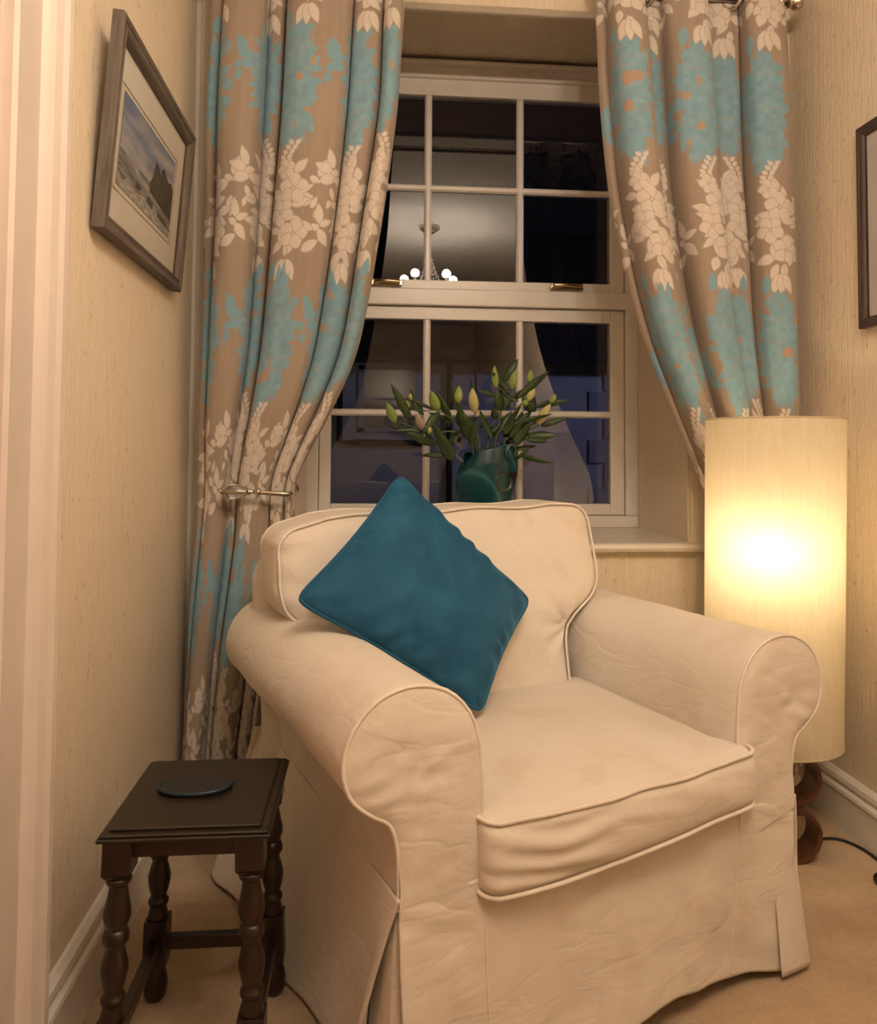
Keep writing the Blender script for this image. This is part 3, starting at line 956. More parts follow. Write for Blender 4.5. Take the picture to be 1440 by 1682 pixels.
# ------------------------------------------------------------------ teal cushion
TC = empty('throw_cushion', (0, 0, 0))
tag(TC, 'teal velvet cushion propped on its corner in the cream armchair', 'cushion')
th = math.radians(21.4)
def ch2w(p):
    return np.array([0.4525 + p[0] * math.cos(th) - p[1] * math.sin(th), 1.4035 + p[0] * math.sin(th) + p[1] * math.cos(th), p[2]])
cT, cL, cB, cR = [ch2w(p) for p in ((-0.199, 0.542, 0.981), (-0.490, 0.40, 0.733), (-0.124, 0.285, 0.492), (0.106, 0.455, 0.680))]
TC.location = (cT + cL + cB + cR) / 4
cen = (cT + cL + cB + cR) / 4
def teal(sign):
    n = 90
    a = np.linspace(-1, 1, n); a = np.sign(a) * (1 - (1 - np.abs(a)) ** 1.25)
    A, B = np.meshgrid(a, a, indexing='ij')
    # concave edges, rounded corners
    e = 0.030
    A2 = A * (1 - e * 2.2 * (1 - B ** 2) * np.abs(A) ** 3) ; B2 = B * (1 - e * 2.2 * (1 - A ** 2) * np.abs(B) ** 3)
    rc = (np.abs(A2) * np.abs(B2)) ** 9
    A3 = A2 * (1 - 0.055 * rc); B3 = B2 * (1 - 0.055 * rc)
    wT = (1 - A3) * (1 + B3) / 4; wL = (1 - A3) * (1 - B3) / 4; wB = (1 + A3) * (1 - B3) / 4; wR = (1 + A3) * (1 + B3) / 4
    P = wT[..., None] * cT + wL[..., None] * cL + wB[..., None] * cB + wR[..., None] * cR
    nrm = np.cross(cB - cT, cR - cL); nrm /= np.linalg.norm(nrm)
    if nrm[1] > 0: nrm = -nrm
    t = ((1 - np.abs(A) ** 2.2) * (1 - np.abs(B) ** 2.2)) ** 0.55
    th_ = 0.070 * t
    th_ += (0.005 * vnoise(A * 2.2 + 3, B * 2.2, 0, 71) + 0.0030 * vnoise(A * 5, B * 5 + 2, 0, 72)) * t
    # creases running in from the edges
    ed = np.minimum(1 - np.abs(A), 1 - np.abs(B))
    along = np.where(1 - np.abs(A) < 1 - np.abs(B), B, A)
    th_ += 0.0045 * np.sin(along * 21 + 2 * np.sin(along * 5)) * np.exp(-((ed - 0.12) / 0.09) ** 2)
    P = P + nrm * (th_ * sign * (1.0 if sign > 0 else 0.55))[..., None]
    return P - cen, A, B
Pf, _, _ = teal(1); Pk, _, _ = teal(-1)
n = Pf.shape[0]
V = np.concatenate([Pf.reshape(-1, 3), Pk.reshape(-1, 3)])
F = grid_faces(n, n) + [tuple(i + n * n for i in reversed(f)) for f in grid_faces(n, n)]
soft_obj('cushion_cover', V, F, M_VELVET, TC, 0.0004)
edge = [Pf[0, j] for j in range(n)] + [Pf[i, n - 1] for i in range(1, n)] + [Pf[n - 1, j] for j in range(n - 2, -1, -1)] + [Pf[i, 0] for i in range(n - 2, 0, -1)]
MB().tube([Vector(p) for p in edge[::2]], 0.0042, 8, closed=True).build('piping', M_VELVET, TC)

# ------------------------------------------------------------------ curtains
def weave_pattern(S, T, seed, shift=0.0):
    """S, T fabric coordinates in metres (T = height). Returns albedo array."""
    rng = random.Random(seed)
    base = np.array([0.355, 0.285, 0.225]); cream = np.array([0.66, 0.60, 0.54]); aqua = np.array([0.215, 0.375, 0.46]); tan = np.array([0.46, 0.31, 0.22])
    col = np.zeros(S.shape + (3,)) + base
    # warp slubs
    col *= (1 + 0.06 * vnoise(S * 260, T * 7, 0, 1))[..., None]
    s0 = S[0]; t0 = T[:, 0]
    ds = s0[1] - s0[0]; dt = abs(t0[1] - t0[0])
    ns, nt_ = len(s0), len(t0)
    def region(cx_, cy_, r):
        i0 = int(np.clip((cx_ - r - s0[0]) / ds, 0, ns)); i1 = int(np.clip((cx_ + r - s0[0]) / ds + 2, 0, ns))
        a = (t0[0] - (cy_ + r)) / dt; b = (t0[0] - (cy_ - r)) / dt
        j0 = int(np.clip(a, 0, nt_)); j1 = int(np.clip(b + 2, 0, nt_))
        return slice(j0, j1), slice(i0, i1)
    def leaf(cx_, cy_, L, W, ang, c, outline=0.0, vein=False, aa=0.0022):
        sl_ = region(cx_, cy_, L * 0.62 + 0.01)
        if sl_[0].start >= sl_[0].stop or sl_[1].start >= sl_[1].stop: return
        x = S[sl_] - cx_; y = T[sl_] - cy_
        ca, sa = math.cos(ang), math.sin(ang)
        a = x * ca + y * sa; b = -x * sa + y * ca
        q = a / (L / 2)
        w = W / 2 * np.clip(1 - np.abs(q) ** 1.9, 0, 1) ** 0.85 * (1 - 0.30 * q)
        d = w - np.abs(b)
        d = np.where(np.abs(q) < 1, d, -0.01)
        if outline:
            k = np.clip((d + outline) / aa, 0, 1)[..., None]
            col[sl_] = col[sl_] * (1 - k) + base * k
        k = np.clip(d / aa + 0.3, 0, 1)
        if vein: k = k * (1 - 0.5 * np.exp(-(b / 0.0012) ** 2) * (np.abs(q) < 0.8))
        k = k[..., None]
        col[sl_] = col[sl_] * (1 - k) + np.array(c) * k
    def flower(cx_, cy_, R, c, a0, outline):
        n = 5
        for k in range(n):
            a = a0 + 2 * PI * k / n
            leaf(cx_ + math.cos(a) * R * 0.52, cy_ + math.sin(a) * R * 0.52, R * 1.05, R * 0.85, a + PI, c, outline)
        leaf(cx_, cy_, R * 0.35, R * 0.35, 0, base * 1.15)
        leaf(cx_, cy_, R * 0.22, R * 0.22, 0, c)
    def cream_cluster(cx_, cy_, sc=1.0, flip=1):
        r = random.Random(rng.random())
        c = cream
        # trailing sprig of small florets at top
        for k in range(7):
            t = k / 6
            px_, py_ = cx_ + flip * (0.012 + 0.012 * math.sin(t * 4)) * sc, cy_ + (0.10 + 0.075 * t) * sc
            for sg in (-1, 1):
                leaf(px_ + sg * 0.010 * sc, py_, 0.020 * sc, 0.013 * sc, PI / 2 - sg * 0.9, c, 0.001)
        # leaves all round
        order = list(range(12)); r.shuffle(order)
        for k in order:
            a = 2 * PI * k / 12 + r.uniform(-0.22, 0.22); jr = r.uniform(0.72, 1.08)
            rx, ry = 0.052 * sc * jr, 0.125 * sc * jr
            leaf(cx_ + math.cos(a) * rx, cy_ + math.sin(a) * ry, r.uniform(0.036, 0.058) * sc, r.uniform(0.018, 0.028) * sc, a + r.uniform(-0.7, 0.7), c, 0.0024, k % 3 == 0)
        for k in range(8):
            a = 2 * PI * k / 8 + 0.3
            leaf(cx_ + math.cos(a) * 0.03 * sc, cy_ + math.sin(a) * 0.07 * sc, 0.050 * sc, 0.026 * sc, a + r.uniform(-0.5, 0.5), c, 0.0024)
        flower(cx_ - flip * 0.006 * sc, cy_ + 0.055 * sc, 0.040 * sc, c, 0.3, 0.0024)
        flower(cx_ + flip * 0.022 * sc, cy_ - 0.005 * sc, 0.036 * sc, c, 0.9, 0.0024)
        flower(cx_ - flip * 0.018 * sc, cy_ - 0.060 * sc, 0.038 * sc, c, 0.1, 0.0024)
        flower(cx_ + flip * 0.020 * sc, cy_ + 0.105 * sc, 0.026 * sc, c, 0.6, 0.002)
        # three pendant leaves at the bottom
        for a in (-1.9, -1.57, -1.2):
            leaf(cx_ + math.cos(a) * 0.05 * sc, cy_ - 0.12 * sc + math.sin(a) * 0.032 * sc, 0.058 * sc, 0.024 * sc, a, c, 0.0022)
        # side branch
        bx, by = cx_ - flip * 0.075 * sc, cy_ + 0.070 * sc
        leaf(bx - flip * 0.022 * sc, by + 0.014 * sc, 0.052 * sc, 0.028 * sc, PI / 2 + flip * 1.25, c, 0.002)
        leaf(bx - flip * 0.004 * sc, by + 0.040 * sc, 0.052 * sc, 0.024 * sc, PI / 2 + flip * 0.35, c, 0.002)
        leaf(bx + flip * 0.014 * sc, by + 0.008 * sc, 0.032 * sc, 0.018 * sc, 0.4 * flip, c, 0.002)
        leaf(bx + flip * 0.030 * sc, by - 0.014 * sc, 0.040 * sc, 0.012 * sc, -0.7 * flip, c, 0.001)
        leaf(bx + flip * 0.010 * sc, by - 0.050 * sc, 0.034 * sc, 0.016 * sc, -1.2 * flip, c, 0.002)
        leaf(bx + flip * 0.002 * sc, by - 0.078 * sc, 0.026 * sc, 0.014 * sc, -1.9, c, 0.002)
    def cream_sprig(cx_, cy_, sc=1.0):
        c = cream
        leaf(cx_, cy_ + 0.038 * sc, 0.052 * sc, 0.024 * sc, 1.75, c, 0.002)
        leaf(cx_ + 0.022 * sc, cy_ + 0.018 * sc, 0.040 * sc, 0.018 * sc, 0.5, c, 0.002)
        leaf(cx_ - 0.006 * sc, cy_ + 0.004 * sc, 0.026 * sc, 0.018 * sc, 2.6, c, 0.002)
        leaf(cx_ + 0.018 * sc, cy_ - 0.020 * sc, 0.050 * sc, 0.026 * sc, -0.9, c, 0.002)
        leaf(cx_ - 0.016 * sc, cy_ - 0.042 * sc, 0.052 * sc, 0.026 * sc, 0.6, c, 0.002)
    def aqua_cluster(cx_, cy_, sc=1.0, flip=1):
        r = random.Random(rng.random())
        c = aqua
        sl_ = region(cx_, cy_, 0.26 * sc)
        if sl_[0].start >= sl_[0].stop or sl_[1].start >= sl_[1].stop: return
        # body with ragged edge
        x = (S[sl_] - cx_) / (0.058 * sc); y = (T[sl_] - cy_) / (0.150 * sc)
        ang = np.arctan2(y, x)
        rad = np.hypot(x, y)
        edge = 1 + 0.22 * vnoise(np.cos(ang) * 3.4 + 7 * cx_, np.sin(ang) * 5 + 3 * cy_, 0, 5) + 0.20 * vnoise(np.cos(ang) * 9, np.sin(ang) * 13 + cx_ * 50, 0, 6)
        k = np.clip((edge - rad) * 22, 0, 1)
        h1 = vnoise(S[sl_] * 26 + 3, T[sl_] * 22, 0, 8)
        k = k * (1 - np.clip((h1 - 0.62) * 12, 0, 1))
        k3 = k[..., None]
        # faint tone-on-tone blossoms
        tx = c * (1 + 0.12 * vnoise(S[sl_] * 60, T[sl_] * 60, 0, 9))[..., None]
        tx = tx + (tan - tx) * (0.16 * (vnoise(S[sl_] * 20, T[sl_] * 140, 0, 10) > 0.35))[..., None]
        hole = np.clip((h1 - 0.62) * 12, 0, 1) * np.clip((edge - rad) * 22, 0, 1)
        col[sl_] = col[sl_] * (1 - hole[..., None] * 0.7) + tan * hole[..., None] * 0.7
        col[sl_] = col[sl_] * (1 - k3) + tx * k3
        for q in range(18):
            a = 2 * PI * q / 18 + r.uniform(-0.12, 0.12); jr = r.uniform(0.82, 1.08)
            leaf(cx_ + math.cos(a) * 0.054 * sc * jr, cy_ + math.sin(a) * 0.142 * sc * jr, r.uniform(0.026, 0.048) * sc, r.uniform(0.014, 0.022) * sc, math.atan2(math.sin(a) * 0.7, math.cos(a)), c)
        # off-lying leaves
        bx, by = cx_ - flip * 0.092 * sc, cy_ + 0.045 * sc
        leaf(bx, by + 0.03 * sc, 0.050 * sc, 0.028 * sc, 2.2, c); leaf(bx + 0.016 * sc, by, 0.046 * sc, 0.026 * sc, 0.2, c)
        leaf(bx - 0.008 * sc, by - 0.03 * sc, 0.030 * sc, 0.018 * sc, 1.2, c)
        bx, by = cx_ + flip * 0.090 * sc, cy_ - 0.075 * sc
        leaf(bx, by + 0.03 * sc, 0.052 * sc, 0.030 * sc, 1.3, c); leaf(bx + 0.014 * sc, by - 0.004 * sc, 0.040 * sc, 0.024 * sc, -0.2, c)
        leaf(cx_ + flip * 0.03 * sc, cy_ + 0.17 * sc, 0.05 * sc, 0.024 * sc, 1.4, c)
    smax = s0[-1]
    rows = [(-0.10 + 0.725 * k) for k in range(5)]
    pitch = 0.195
    ncol = int(smax / pitch) + 2
    for i in range(-1, ncol + 1):
        x = (i + 0.5) * pitch + shift
        for k in range(5):
            za = 2.04 - 0.712 * k              # aqua row centres
            zc_ = 1.69 - 0.712 * k             # cream row centres
            aqua_cluster(x + rng.uniform(-0.01, 0.01), za + (0.02 if i % 2 else -0.01), 1.15 if i % 2 == 0 else 1.05, 1 if i % 2 else -1)
            cream_cluster(x + 0.018 + rng.uniform(-0.008, 0.008), zc_ + (0.015 if i % 2 else -0.015), 1.08, 1 if i % 2 else -1)
            cream_sprig(x + pitch * 0.52, zc_ - 0.055 + rng.uniform(-0.01, 0.01), 1.1)
        cream_cluster(x + 0.018, 1.69 + 0.712 + 0.0, 1.16, 1 if i % 2 else -1)
        cream_sprig(x + pitch * 0.52, 1.69 + 0.712 - 0.06)
    return col

def curtain(name, left_tab, right_tab, valleys, amps, yc_tab, amp_tab, width, seed, shift, lapk=0.24, deep=()):
    ns, nz = 520, 930
    z = np.linspace(2.44, 0.012, nz)
    def fold(s_):
        y_ = np.zeros_like(s_); d_ = np.zeros_like(s_)
        for k in range(len(valleys) - 1):
            a, b = valleys[k], valleys[k + 1]
            msk = (s_ >= a) & (s_ <= b)
            t = (s_ - a) / (b - a)
            y_ = np.where(msk, -np.abs(np.sin(PI * t)) ** 0.75 * amps[k], y_)
            d_ = np.where(msk, -np.sin(2 * PI * t) * lapk * (b - a) * min(1, abs(amps[k]) * 1.2), d_)
        for (c_, k_) in deep:
            y_ = y_ + k_ * np.exp(-((s_ - c_) / 0.016) ** 2)
        return y_, d_
    # walk the cloth at mid height so that cloth columns are evenly spaced along it
    sf = np.linspace(0, 1, 4000); yf, df = fold(sf)
    xw = (sf + df) * 0.56; yw = yf * 0.07
    al = np.concatenate([[0], np.cumsum(np.hypot(np.diff(xw), np.diff(yw)))])
    width = al[-1]
    s = np.interp(np.linspace(0, width, ns), al, sf)
    S, Z = np.meshgrid(s, z)
    x0 = smooth_interp(-Z, [(-a, b) for a, b in left_tab]); x1 = smooth_interp(-Z, [(-a, b) for a, b in right_tab])
    yc = smooth_interp(-Z, [(-a, b) for a, b in yc_tab]); am = smooth_interp(-Z, [(-a, b) for a, b in amp_tab])
    y, dx = fold(S)
    frac = S + dx * np.clip(am / 0.03, 0, 1.0)
    X = x0 + (x1 - x0) * frac
    Y = yc + y * am
    # secondary soft folds and crumple
    Y += 0.004 * vnoise(S * 14, Z * 2.2, 0, seed) + 0.0016 * vnoise(S * 40, Z * 7, 0, seed + 1)
    X += 0.004 * vnoise(S * 8, Z * 3, 0, seed + 2)
    P = np.stack([X, Y, Z], -1)
    SW, _z = np.meshgrid(np.linspace(0, width, ns), z)
    colr = weave_pattern(SW, Z, seed, shift)
    print('cloth width', width)
    return P, colr, (S, Z)

ROD_Y, ROD_Z = 2.212, 2.378
LT = [(2.44, -0.462), (2.29, -0.462), (1.77, -0.466), (1.30, -0.470), (1.09, -0.474), (0.92, -0.470), (0.82, -0.474), (0.516, -0.492), (0.208, -0.500), (0.012, -0.503)]
LR = [(2.44, 0.100), (2.32, 0.090), (2.0, 0.073), (1.825, 0.049), (1.51, 0.000), (1.30, -0.040), (1.15, -0.100), (1.01, -0.172), (0.928, -0.212), (0.90, -0.214), (0.84, -0.195), (0.74, -0.215), (0.5, -0.26), (0.2, -0.30), (0.012, -0.31)]
yc = [(2.44, 2.235), (1.5, 2.235), (1.1, 2.235), (0.92, 2.245), (0.7, 2.245), (0.012, 2.25)]
am = [(2.44, 0.055), (2.2, 0.095), (1.6, 0.110), (1.15, 0.080), (0.92, 0.036), (0.8, 0.046), (0.4, 0.060), (0.012, 0.065)]
P, colr, (S_, Z_) = curtain('c', LT, LR, [0, 0.075, 0.30, 0.40, 0.735, 0.895, 1.0], [0.15, 0.95, 0.25, 1.05, 0.75, 1.0], yc, am, 1.10, 7, -0.03, lapk=0.17, deep=((0.735, 0.95), (0.40, 0.2), (0.895, 0.3)))
P[..., 0] += 0.0
CL = grid_obj('curtain', P, M_CURTAIN, None, color=colr)
tag(CL, 'left curtain, taupe with cream flowers and aqua blooms, gathered above the stool', 'curtain', 'floral curtains at the window')
RLt = [(2.44, 0.640), (2.354, 0.646), (2.12, 0.659), (1.81, 0.685), (1.53, 0.739), (1.35, 0.792), (1.177, 0.864), (1.054, 0.918), (0.975, 0.957), (0.91, 0.985), (0.84, 0.99), (0.7, 1.00), (0.4, 1.02), (0.012, 1.03)]
RRt = [(2.44, 1.214), (2.387, 1.214), (1.8, 1.222), (1.2, 1.236), (0.92, 1.24), (0.012, 1.25)]
P, colr, _ = curtain('c', RLt, RRt, [0, 0.055, 0.25, 0.36, 0.58, 0.78, 1.0], [0.15, 1.1, 0.15, 1.0, 0.22, 0.85], yc, am, 1.06, 12, 0.02, lapk=0.18, deep=((0.25, 0.45), (0.58, 0.4), (0.78, 0.3)))
CR = grid_obj('curtain', P, M_CURTAIN, None, color=colr)
tag(CR, 'right curtain, taupe with cream flowers and aqua blooms, hanging behind the lit lamp', 'curtain', 'floral curtains at the window')
for c in (CL, CR):
    # hems: a thin turned edge
    pass

# pole, finial and eyelets
PO = empty('curtain_pole', (0.38, ROD_Y, ROD_Z))
tag(PO, 'brushed metal curtain pole with ringed finials across the window top', 'curtain pole')
MB().tube([(-0.86, 0, 0), (0.865, 0, 0)], 0.0125, 16).build('rod', M_CHROME, PO)
for sx in (-1, 1):
    MB().lathe([(0.013, 0), (0.019, 0.002), (0.019, 0.008), (0.012, 0.011), (0.012, 0.014), (0.022, 0.020), (0.024, 0.030), (0.020, 0.040), (0.006, 0.046)],
               (0, 0, 0), 24, 'x').build('finial', M_CHROME, PO).location = (0.850 * sx, 0, 0)
    if sx < 0: PO.children[-1].rotation_euler = (0, 0, PI)
    MB().tube([(0.83 * sx, 0.0, -0.012), (0.83 * sx, 0.06, -0.02), (0.83 * sx, YB - ROD_Y, -0.02)], 0.007, 10).build('bracket', M_CHROME, PO)
def eyelet(x, lab):
    pts = [(0, 0.030 * math.cos(a), 0.030 * math.sin(a)) for a in np.linspace(0, 2 * PI, 28, endpoint=False)]
    o = MB().tube(pts, 0.006, 8, closed=True).build('eyelet_ring', M_CHROME)
    o.location = (x, ROD_Y, ROD_Z); o.rotation_euler = (0, 0, 0.5)
    return o
ey = [eyelet(x, '') for x in (0.735, 0.80, 0.93, 1.06, 1.185)]
for o, c in zip(ey, ('leftmost', 'second', 'middle', 'fourth', 'rightmost')):
    tag(o, 'metal eyelet ring on the pole, %s of the right curtain' % c, 'ring', 'eyelets of the right curtain')

# curtain holdback with glass knob
TB = empty('curtain_holdback', (-0.227, 2.35, 0.915))
tag(TB, 'nickel holdback arm with a ribbed glass knob clasping the left curtain', 'holdback')
z0 = 0.0
MB().lathe([(0.022, 0), (0.022, -0.004), (0.010, -0.010), (0.007, -0.014)], (0, 0.008, 0), 20, 'y').build('rosette', M_CHROME, TB)
MB().tube([(0, 0.0, 0), (0.004, -0.08, 0), (0.012, -0.155, -0.002), (0.016, -0.180, -0.003), (0.006, -0.190, -0.003), (-0.012, -0.190, -0.002), (-0.07, -0.190, 0.002), (-0.082, -0.190, 0.003)], [0.006] * 4 + [0.007, 0.0068, 0.006, 0.005], 12).build('arm', M_CHROME, TB)
MB().lathe([(0.006, -0.062), (0.0095, -0.066), (0.0095, -0.072), (0.005, -0.076), (0.004, -0.086), (0.009, -0.092), (0.009, -0.096)], (0, -0.190, 0.003), 20, 'x').build('collar', M_CHROME, TB)
kp = [(0.006, -0.094), (0.012, -0.100), (0.017, -0.112), (0.0195, -0.128), (0.0185, -0.144), (0.013, -0.158), (0.004, -0.166)]
kn = MB().lathe(kp, (0, -0.190, 0.004), 32, 'x')
kn.v = [(x, -0.190 + (y + 0.190) * (1 + 0.05 * math.cos(8 * math.atan2(z - 0.004, y + 0.190))), 0.004 + (z - 0.004) * (1 + 0.05 * math.cos(8 * math.atan2(z - 0.004, y + 0.190)))) for x, y, z in kn.v]
kn.build('glass_knob', M_CLEAR, TB)
MB().tube([(-0.094, -0.190, 0.003), (-0.160, -0.190, 0.004)], 0.0035, 10).build('knob_core', M_CHROME, TB)
MB().lathe([(0.002, -0.162), (0.006, -0.165), (0.006, -0.170), (0.002, -0.173)], (0, -0.190, 0.004), 16, 'x').build('knob_tip', M_CHROME, TB)

# ------------------------------------------------------------------ pictures
def paint_seascape(n=150, m=210):
    v, u = np.meshgrid(np.linspace(1, 0, n), np.linspace(0, 1, m), indexing='ij')
    c = np.zeros((n, m, 3))
    sky_a = np.array([0.17, 0.24, 0.42]); sky_b = np.array([0.50, 0.49, 0.50])
    k = vnoise(u * 4 + v * 3, v * 9 - u * 2, 0, 3) * 0.5 + vnoise(u * 9 + v * 5, v * 19, 0, 4) * 0.25
    t = np.clip(0.55 + k + (u - 0.35) * 0.5 - (v - 0.5) * 0.7, 0, 1)[..., None]
    c[:] = sky_a * (1 - t) + sky_b * t
    # distant headland and horizon
    hor = 0.40
    sea = (v < hor)
    k2 = vnoise(u * 5, v * 30 + u * 5, 0, 5) * 0.5 + vnoise(u * 14, v * 60, 0, 6) * 0.3
    t2 = np.clip(0.4 + k2, 0, 1)[..., None]
    seac = np.array([0.12, 0.125, 0.14]) * (1 - t2) + np.array([0.36, 0.36, 0.36]) * t2
    c = np.where(sea[..., None], seac, c)
    # breaking wave
    w = np.exp(-((v - (0.33 - 0.20 * (u - 0.4))) / 0.035) ** 2) * (0.5 + 0.5 * vnoise(u * 26, v * 40, 0, 7)) * (u > 0.25)
    c = c * (1 - 0.85 * w[..., None]) + np.array([0.66, 0.65, 0.62]) * 0.85 * w[..., None]
    # foam foreground
    f = (v < 0.14 + 0.03 * vnoise(u * 12, 0 * v, 0, 8))
    fc = (0.42 + 0.18 * vnoise(u * 40, v * 50, 0, 9))[..., None] * np.array([1, 0.97, 0.92])
    c = np.where(f[..., None], fc, c)
    # dark rock at the right
    top = 0.40 + 0.30 * np.clip((u - 0.52) / 0.10, 0, 1) + 0.05 * vnoise(u * 18, 0 * v, 0, 10) - 0.10 * np.clip((u - 0.62) / 0.4, 0, 1) + 0.06 * (u > 0.72)
    rock = (u > 0.53) & (v < top) & (v > 0.33 - 0.22 * (u - 0.4))
    rc = (0.075 + 0.03 * vnoise(u * 30, v * 30, 0, 11))[..., None] * np.array([1, 0.88, 0.66])
    c = np.where(rock[..., None], rc, c)
    r2 = (v < 0.26 - 0.24 * (u - 0.4)) & (v > 0.15 - 0.12 * (u - 0.4)) & (u > 0.3) & (vnoise(u * 9, v * 14, 0, 12) > -0.1)
    c = np.where(r2[..., None], rc * 0.9, c)
    return np.clip(c, 0, 1)
M_PRINT, _nt, _b = new_mat('sea_print', (0.4, 0.4, 0.4), 0.6)
_at = N(_nt, 'ShaderNodeAttribute'); _at.attribute_name = 'weave'
_nt.links.new(_at.outputs['Color'], _b.inputs['Base Color'])

def frame_side(L, W, D):
    """mitred moulding of outer length L along local u; profile width W, depth D"""
    prof = [(0, 0), (0, D * 0.86), (W * 0.10, D), (W * 0.34, D * 0.97), (W * 0.42, D * 0.86), (W * 0.60, D * 0.84), (W * 0.70, D * 0.92), (W * 0.84, D * 0.80), (W, D * 0.55), (W, 0)]
    return prof
def picture(name, y0, y1, z0, z1, xw, nx, W, D, mat_h, mat_v, mount_mat, tilt=0.0):
    root = empty(name, (xw, (y0 + y1) / 2, z0))
    w2, h = (y1 - y0) / 2, z1 - z0
    prof = frame_side(0, W, D)
    def side(a, b, ia, ib, mat):
        # a,b outer corners; ia, ib unit directions to inner corner
        m_ = MB()
        m_.prism(prof, lambda p: (nx * (0.004 + p[1]), a[0] + ia[0] * p[0], a[1] + ia[1] * p[0]), lambda p: (nx * (0.004 + p[1]), b[0] + ib[0] * p[0], b[1] + ib[1] * p[0]))
        return m_.build('frame_side', mat, root)
    side((-w2, 0), (w2, 0), (1, 1), (-1, 1), mat_h)
    side((-w2, h), (w2, h), (1, -1), (-1, -1), mat_h)
    side((-w2, 0), (-w2, h), (1, 1), (1, -1), mat_v)
    side((w2, 0), (w2, h), (-1, 1), (-1, -1), mat_v)
    xs = sorted((nx * 0.006, nx * (D * 0.42)))
    MB().box(xs[0], xs[1], -w2 + W * 0.8, w2 - W * 0.8, W * 0.8, h - W * 0.8).build('mount', mount_mat, root)
    root.rotation_euler = (0, nx * tilt, 0)
    return root, w2, h
PL, w2, h = picture('framed_picture', 1.497, 2.105, 1.442, 1.856, XL + 0.002, 1, 0.036, 0.024, M_DRIFT, M_DRIFTV, M_MAT, 0.075)
tag(PL, 'seascape print in a weathered brown wooden frame on the left wall', 'picture')
img = paint_seascape()
pn, pm = img.shape[:2]
zz, yy = np.meshgrid(np.linspace(0.300, 0.112, pn), np.linspace(-0.215, 0.192, pm), indexing='ij')
Pp = np.stack([np.full(zz.shape, 0.0115), yy, zz], -1)
grid_obj('print', Pp, M_PRINT, PL, color=img)
bv = MB()
for (a, b_, c, d) in ((-0.228, 0.205, 0.309, 0.3115), (-0.228, 0.205, 0.100, 0.1025), (-0.228, -0.2255, 0.100, 0.3115), (0.2025, 0.205, 0.100, 0.3115)):
    bv.box(0.0102, 0.0118, a, b_, c, d)
M_BEVEL, _, _ = new_mat('mount_bevel', (0.60, 0.52, 0.40), 0.8)
bv.build('mount_bevel', M_BEVEL, PL)
MB().add([(0.0150, -w2 + 0.03, 0.03), (0.0150, w2 - 0.03, 0.03), (0.0150, w2 - 0.03, h - 0.03), (0.0150, -w2 + 0.03, h - 0.03)], [(0, 1, 2, 3)]).build('picture_glass', M_PICGLASS, PL)

PR, w2, h = picture('framed_picture', 1.46, 1.992, 1.362, 1.902, XR - 0.002, -1, 0.028, 0.018, M_DKFRAME, M_DKFRAME, M_MAT2)
tag(PR, 'white-mounted picture in a thin dark brown frame, cut off by the right edge', 'picture')
M_PINK, _nt, _b = new_mat('pink_print', (0.6, 0.4, 0.42), 0.7)
_nt.links.new(ramp(_nt, noise(_nt, coords(_nt), 9, 3), [(0.3, (0.62, 0.40, 0.42)), (0.6, (0.72, 0.66, 0.62))]), _b.inputs['Base Color'])
MB().box(-0.0092, -0.0080, -w2 + 0.11, w2 - 0.085, 0.10, h - 0.10).build('print', M_PINK, PR)
MB().add([(-0.0125, -w2 + 0.025, 0.025), (-0.0125, w2 - 0.025, 0.025), (-0.0125, w2 - 0.025, h - 0.025), (-0.0125, -w2 + 0.025, h - 0.025)], [(0, 3, 2, 1)]).build('picture_glass', M_PICGLASS, PR)

# ------------------------------------------------------------------ joint stool
ST = empty('side_table', (-0.281, 1.430, 0.0))
tag(ST, 'small dark oak joint stool used as a side table by the left wall', 'side table')
tx, ty = 0.132, 0.152
top = MB()
for (a, b_, c) in ((0.0, 0.424, 0.430), (0.004, 0.430, 0.4345)):
    top.box(-tx + a, tx - a, -ty + a, ty - a, b_, c)
top.box(-tx + 0.016, tx - 0.016, -ty + 0.016, ty - 0.016, 0.4345, 0.440)
top.build('table_top', M_OAKTOP, ST, bevel=0.003, seg=3)
lx, ly = 0.100, 0.128
def leg_profile():
    return [(0.0185, 0.366), (0.0200, 0.362), (0.0195, 0.357), (0.0140, 0.353), (0.0145, 0.347), (0.0165, 0.335), (0.0210, 0.314), (0.0212, 0.304), (0.0175, 0.293), (0.0150, 0.288),
            (0.0175, 0.286), (0.0205, 0.278), (0.0205, 0.270), (0.0150, 0.262), (0.0140, 0.257), (0.0165, 0.249), (0.0210, 0.232), (0.0210, 0.222), (0.0180, 0.206), (0.0145, 0.196),
            (0.0150, 0.191), (0.0190, 0.186), (0.0190, 0.180), (0.0150, 0.176), (0.0165, 0.166), (0.0195, 0.156), (0.0180, 0.150)]
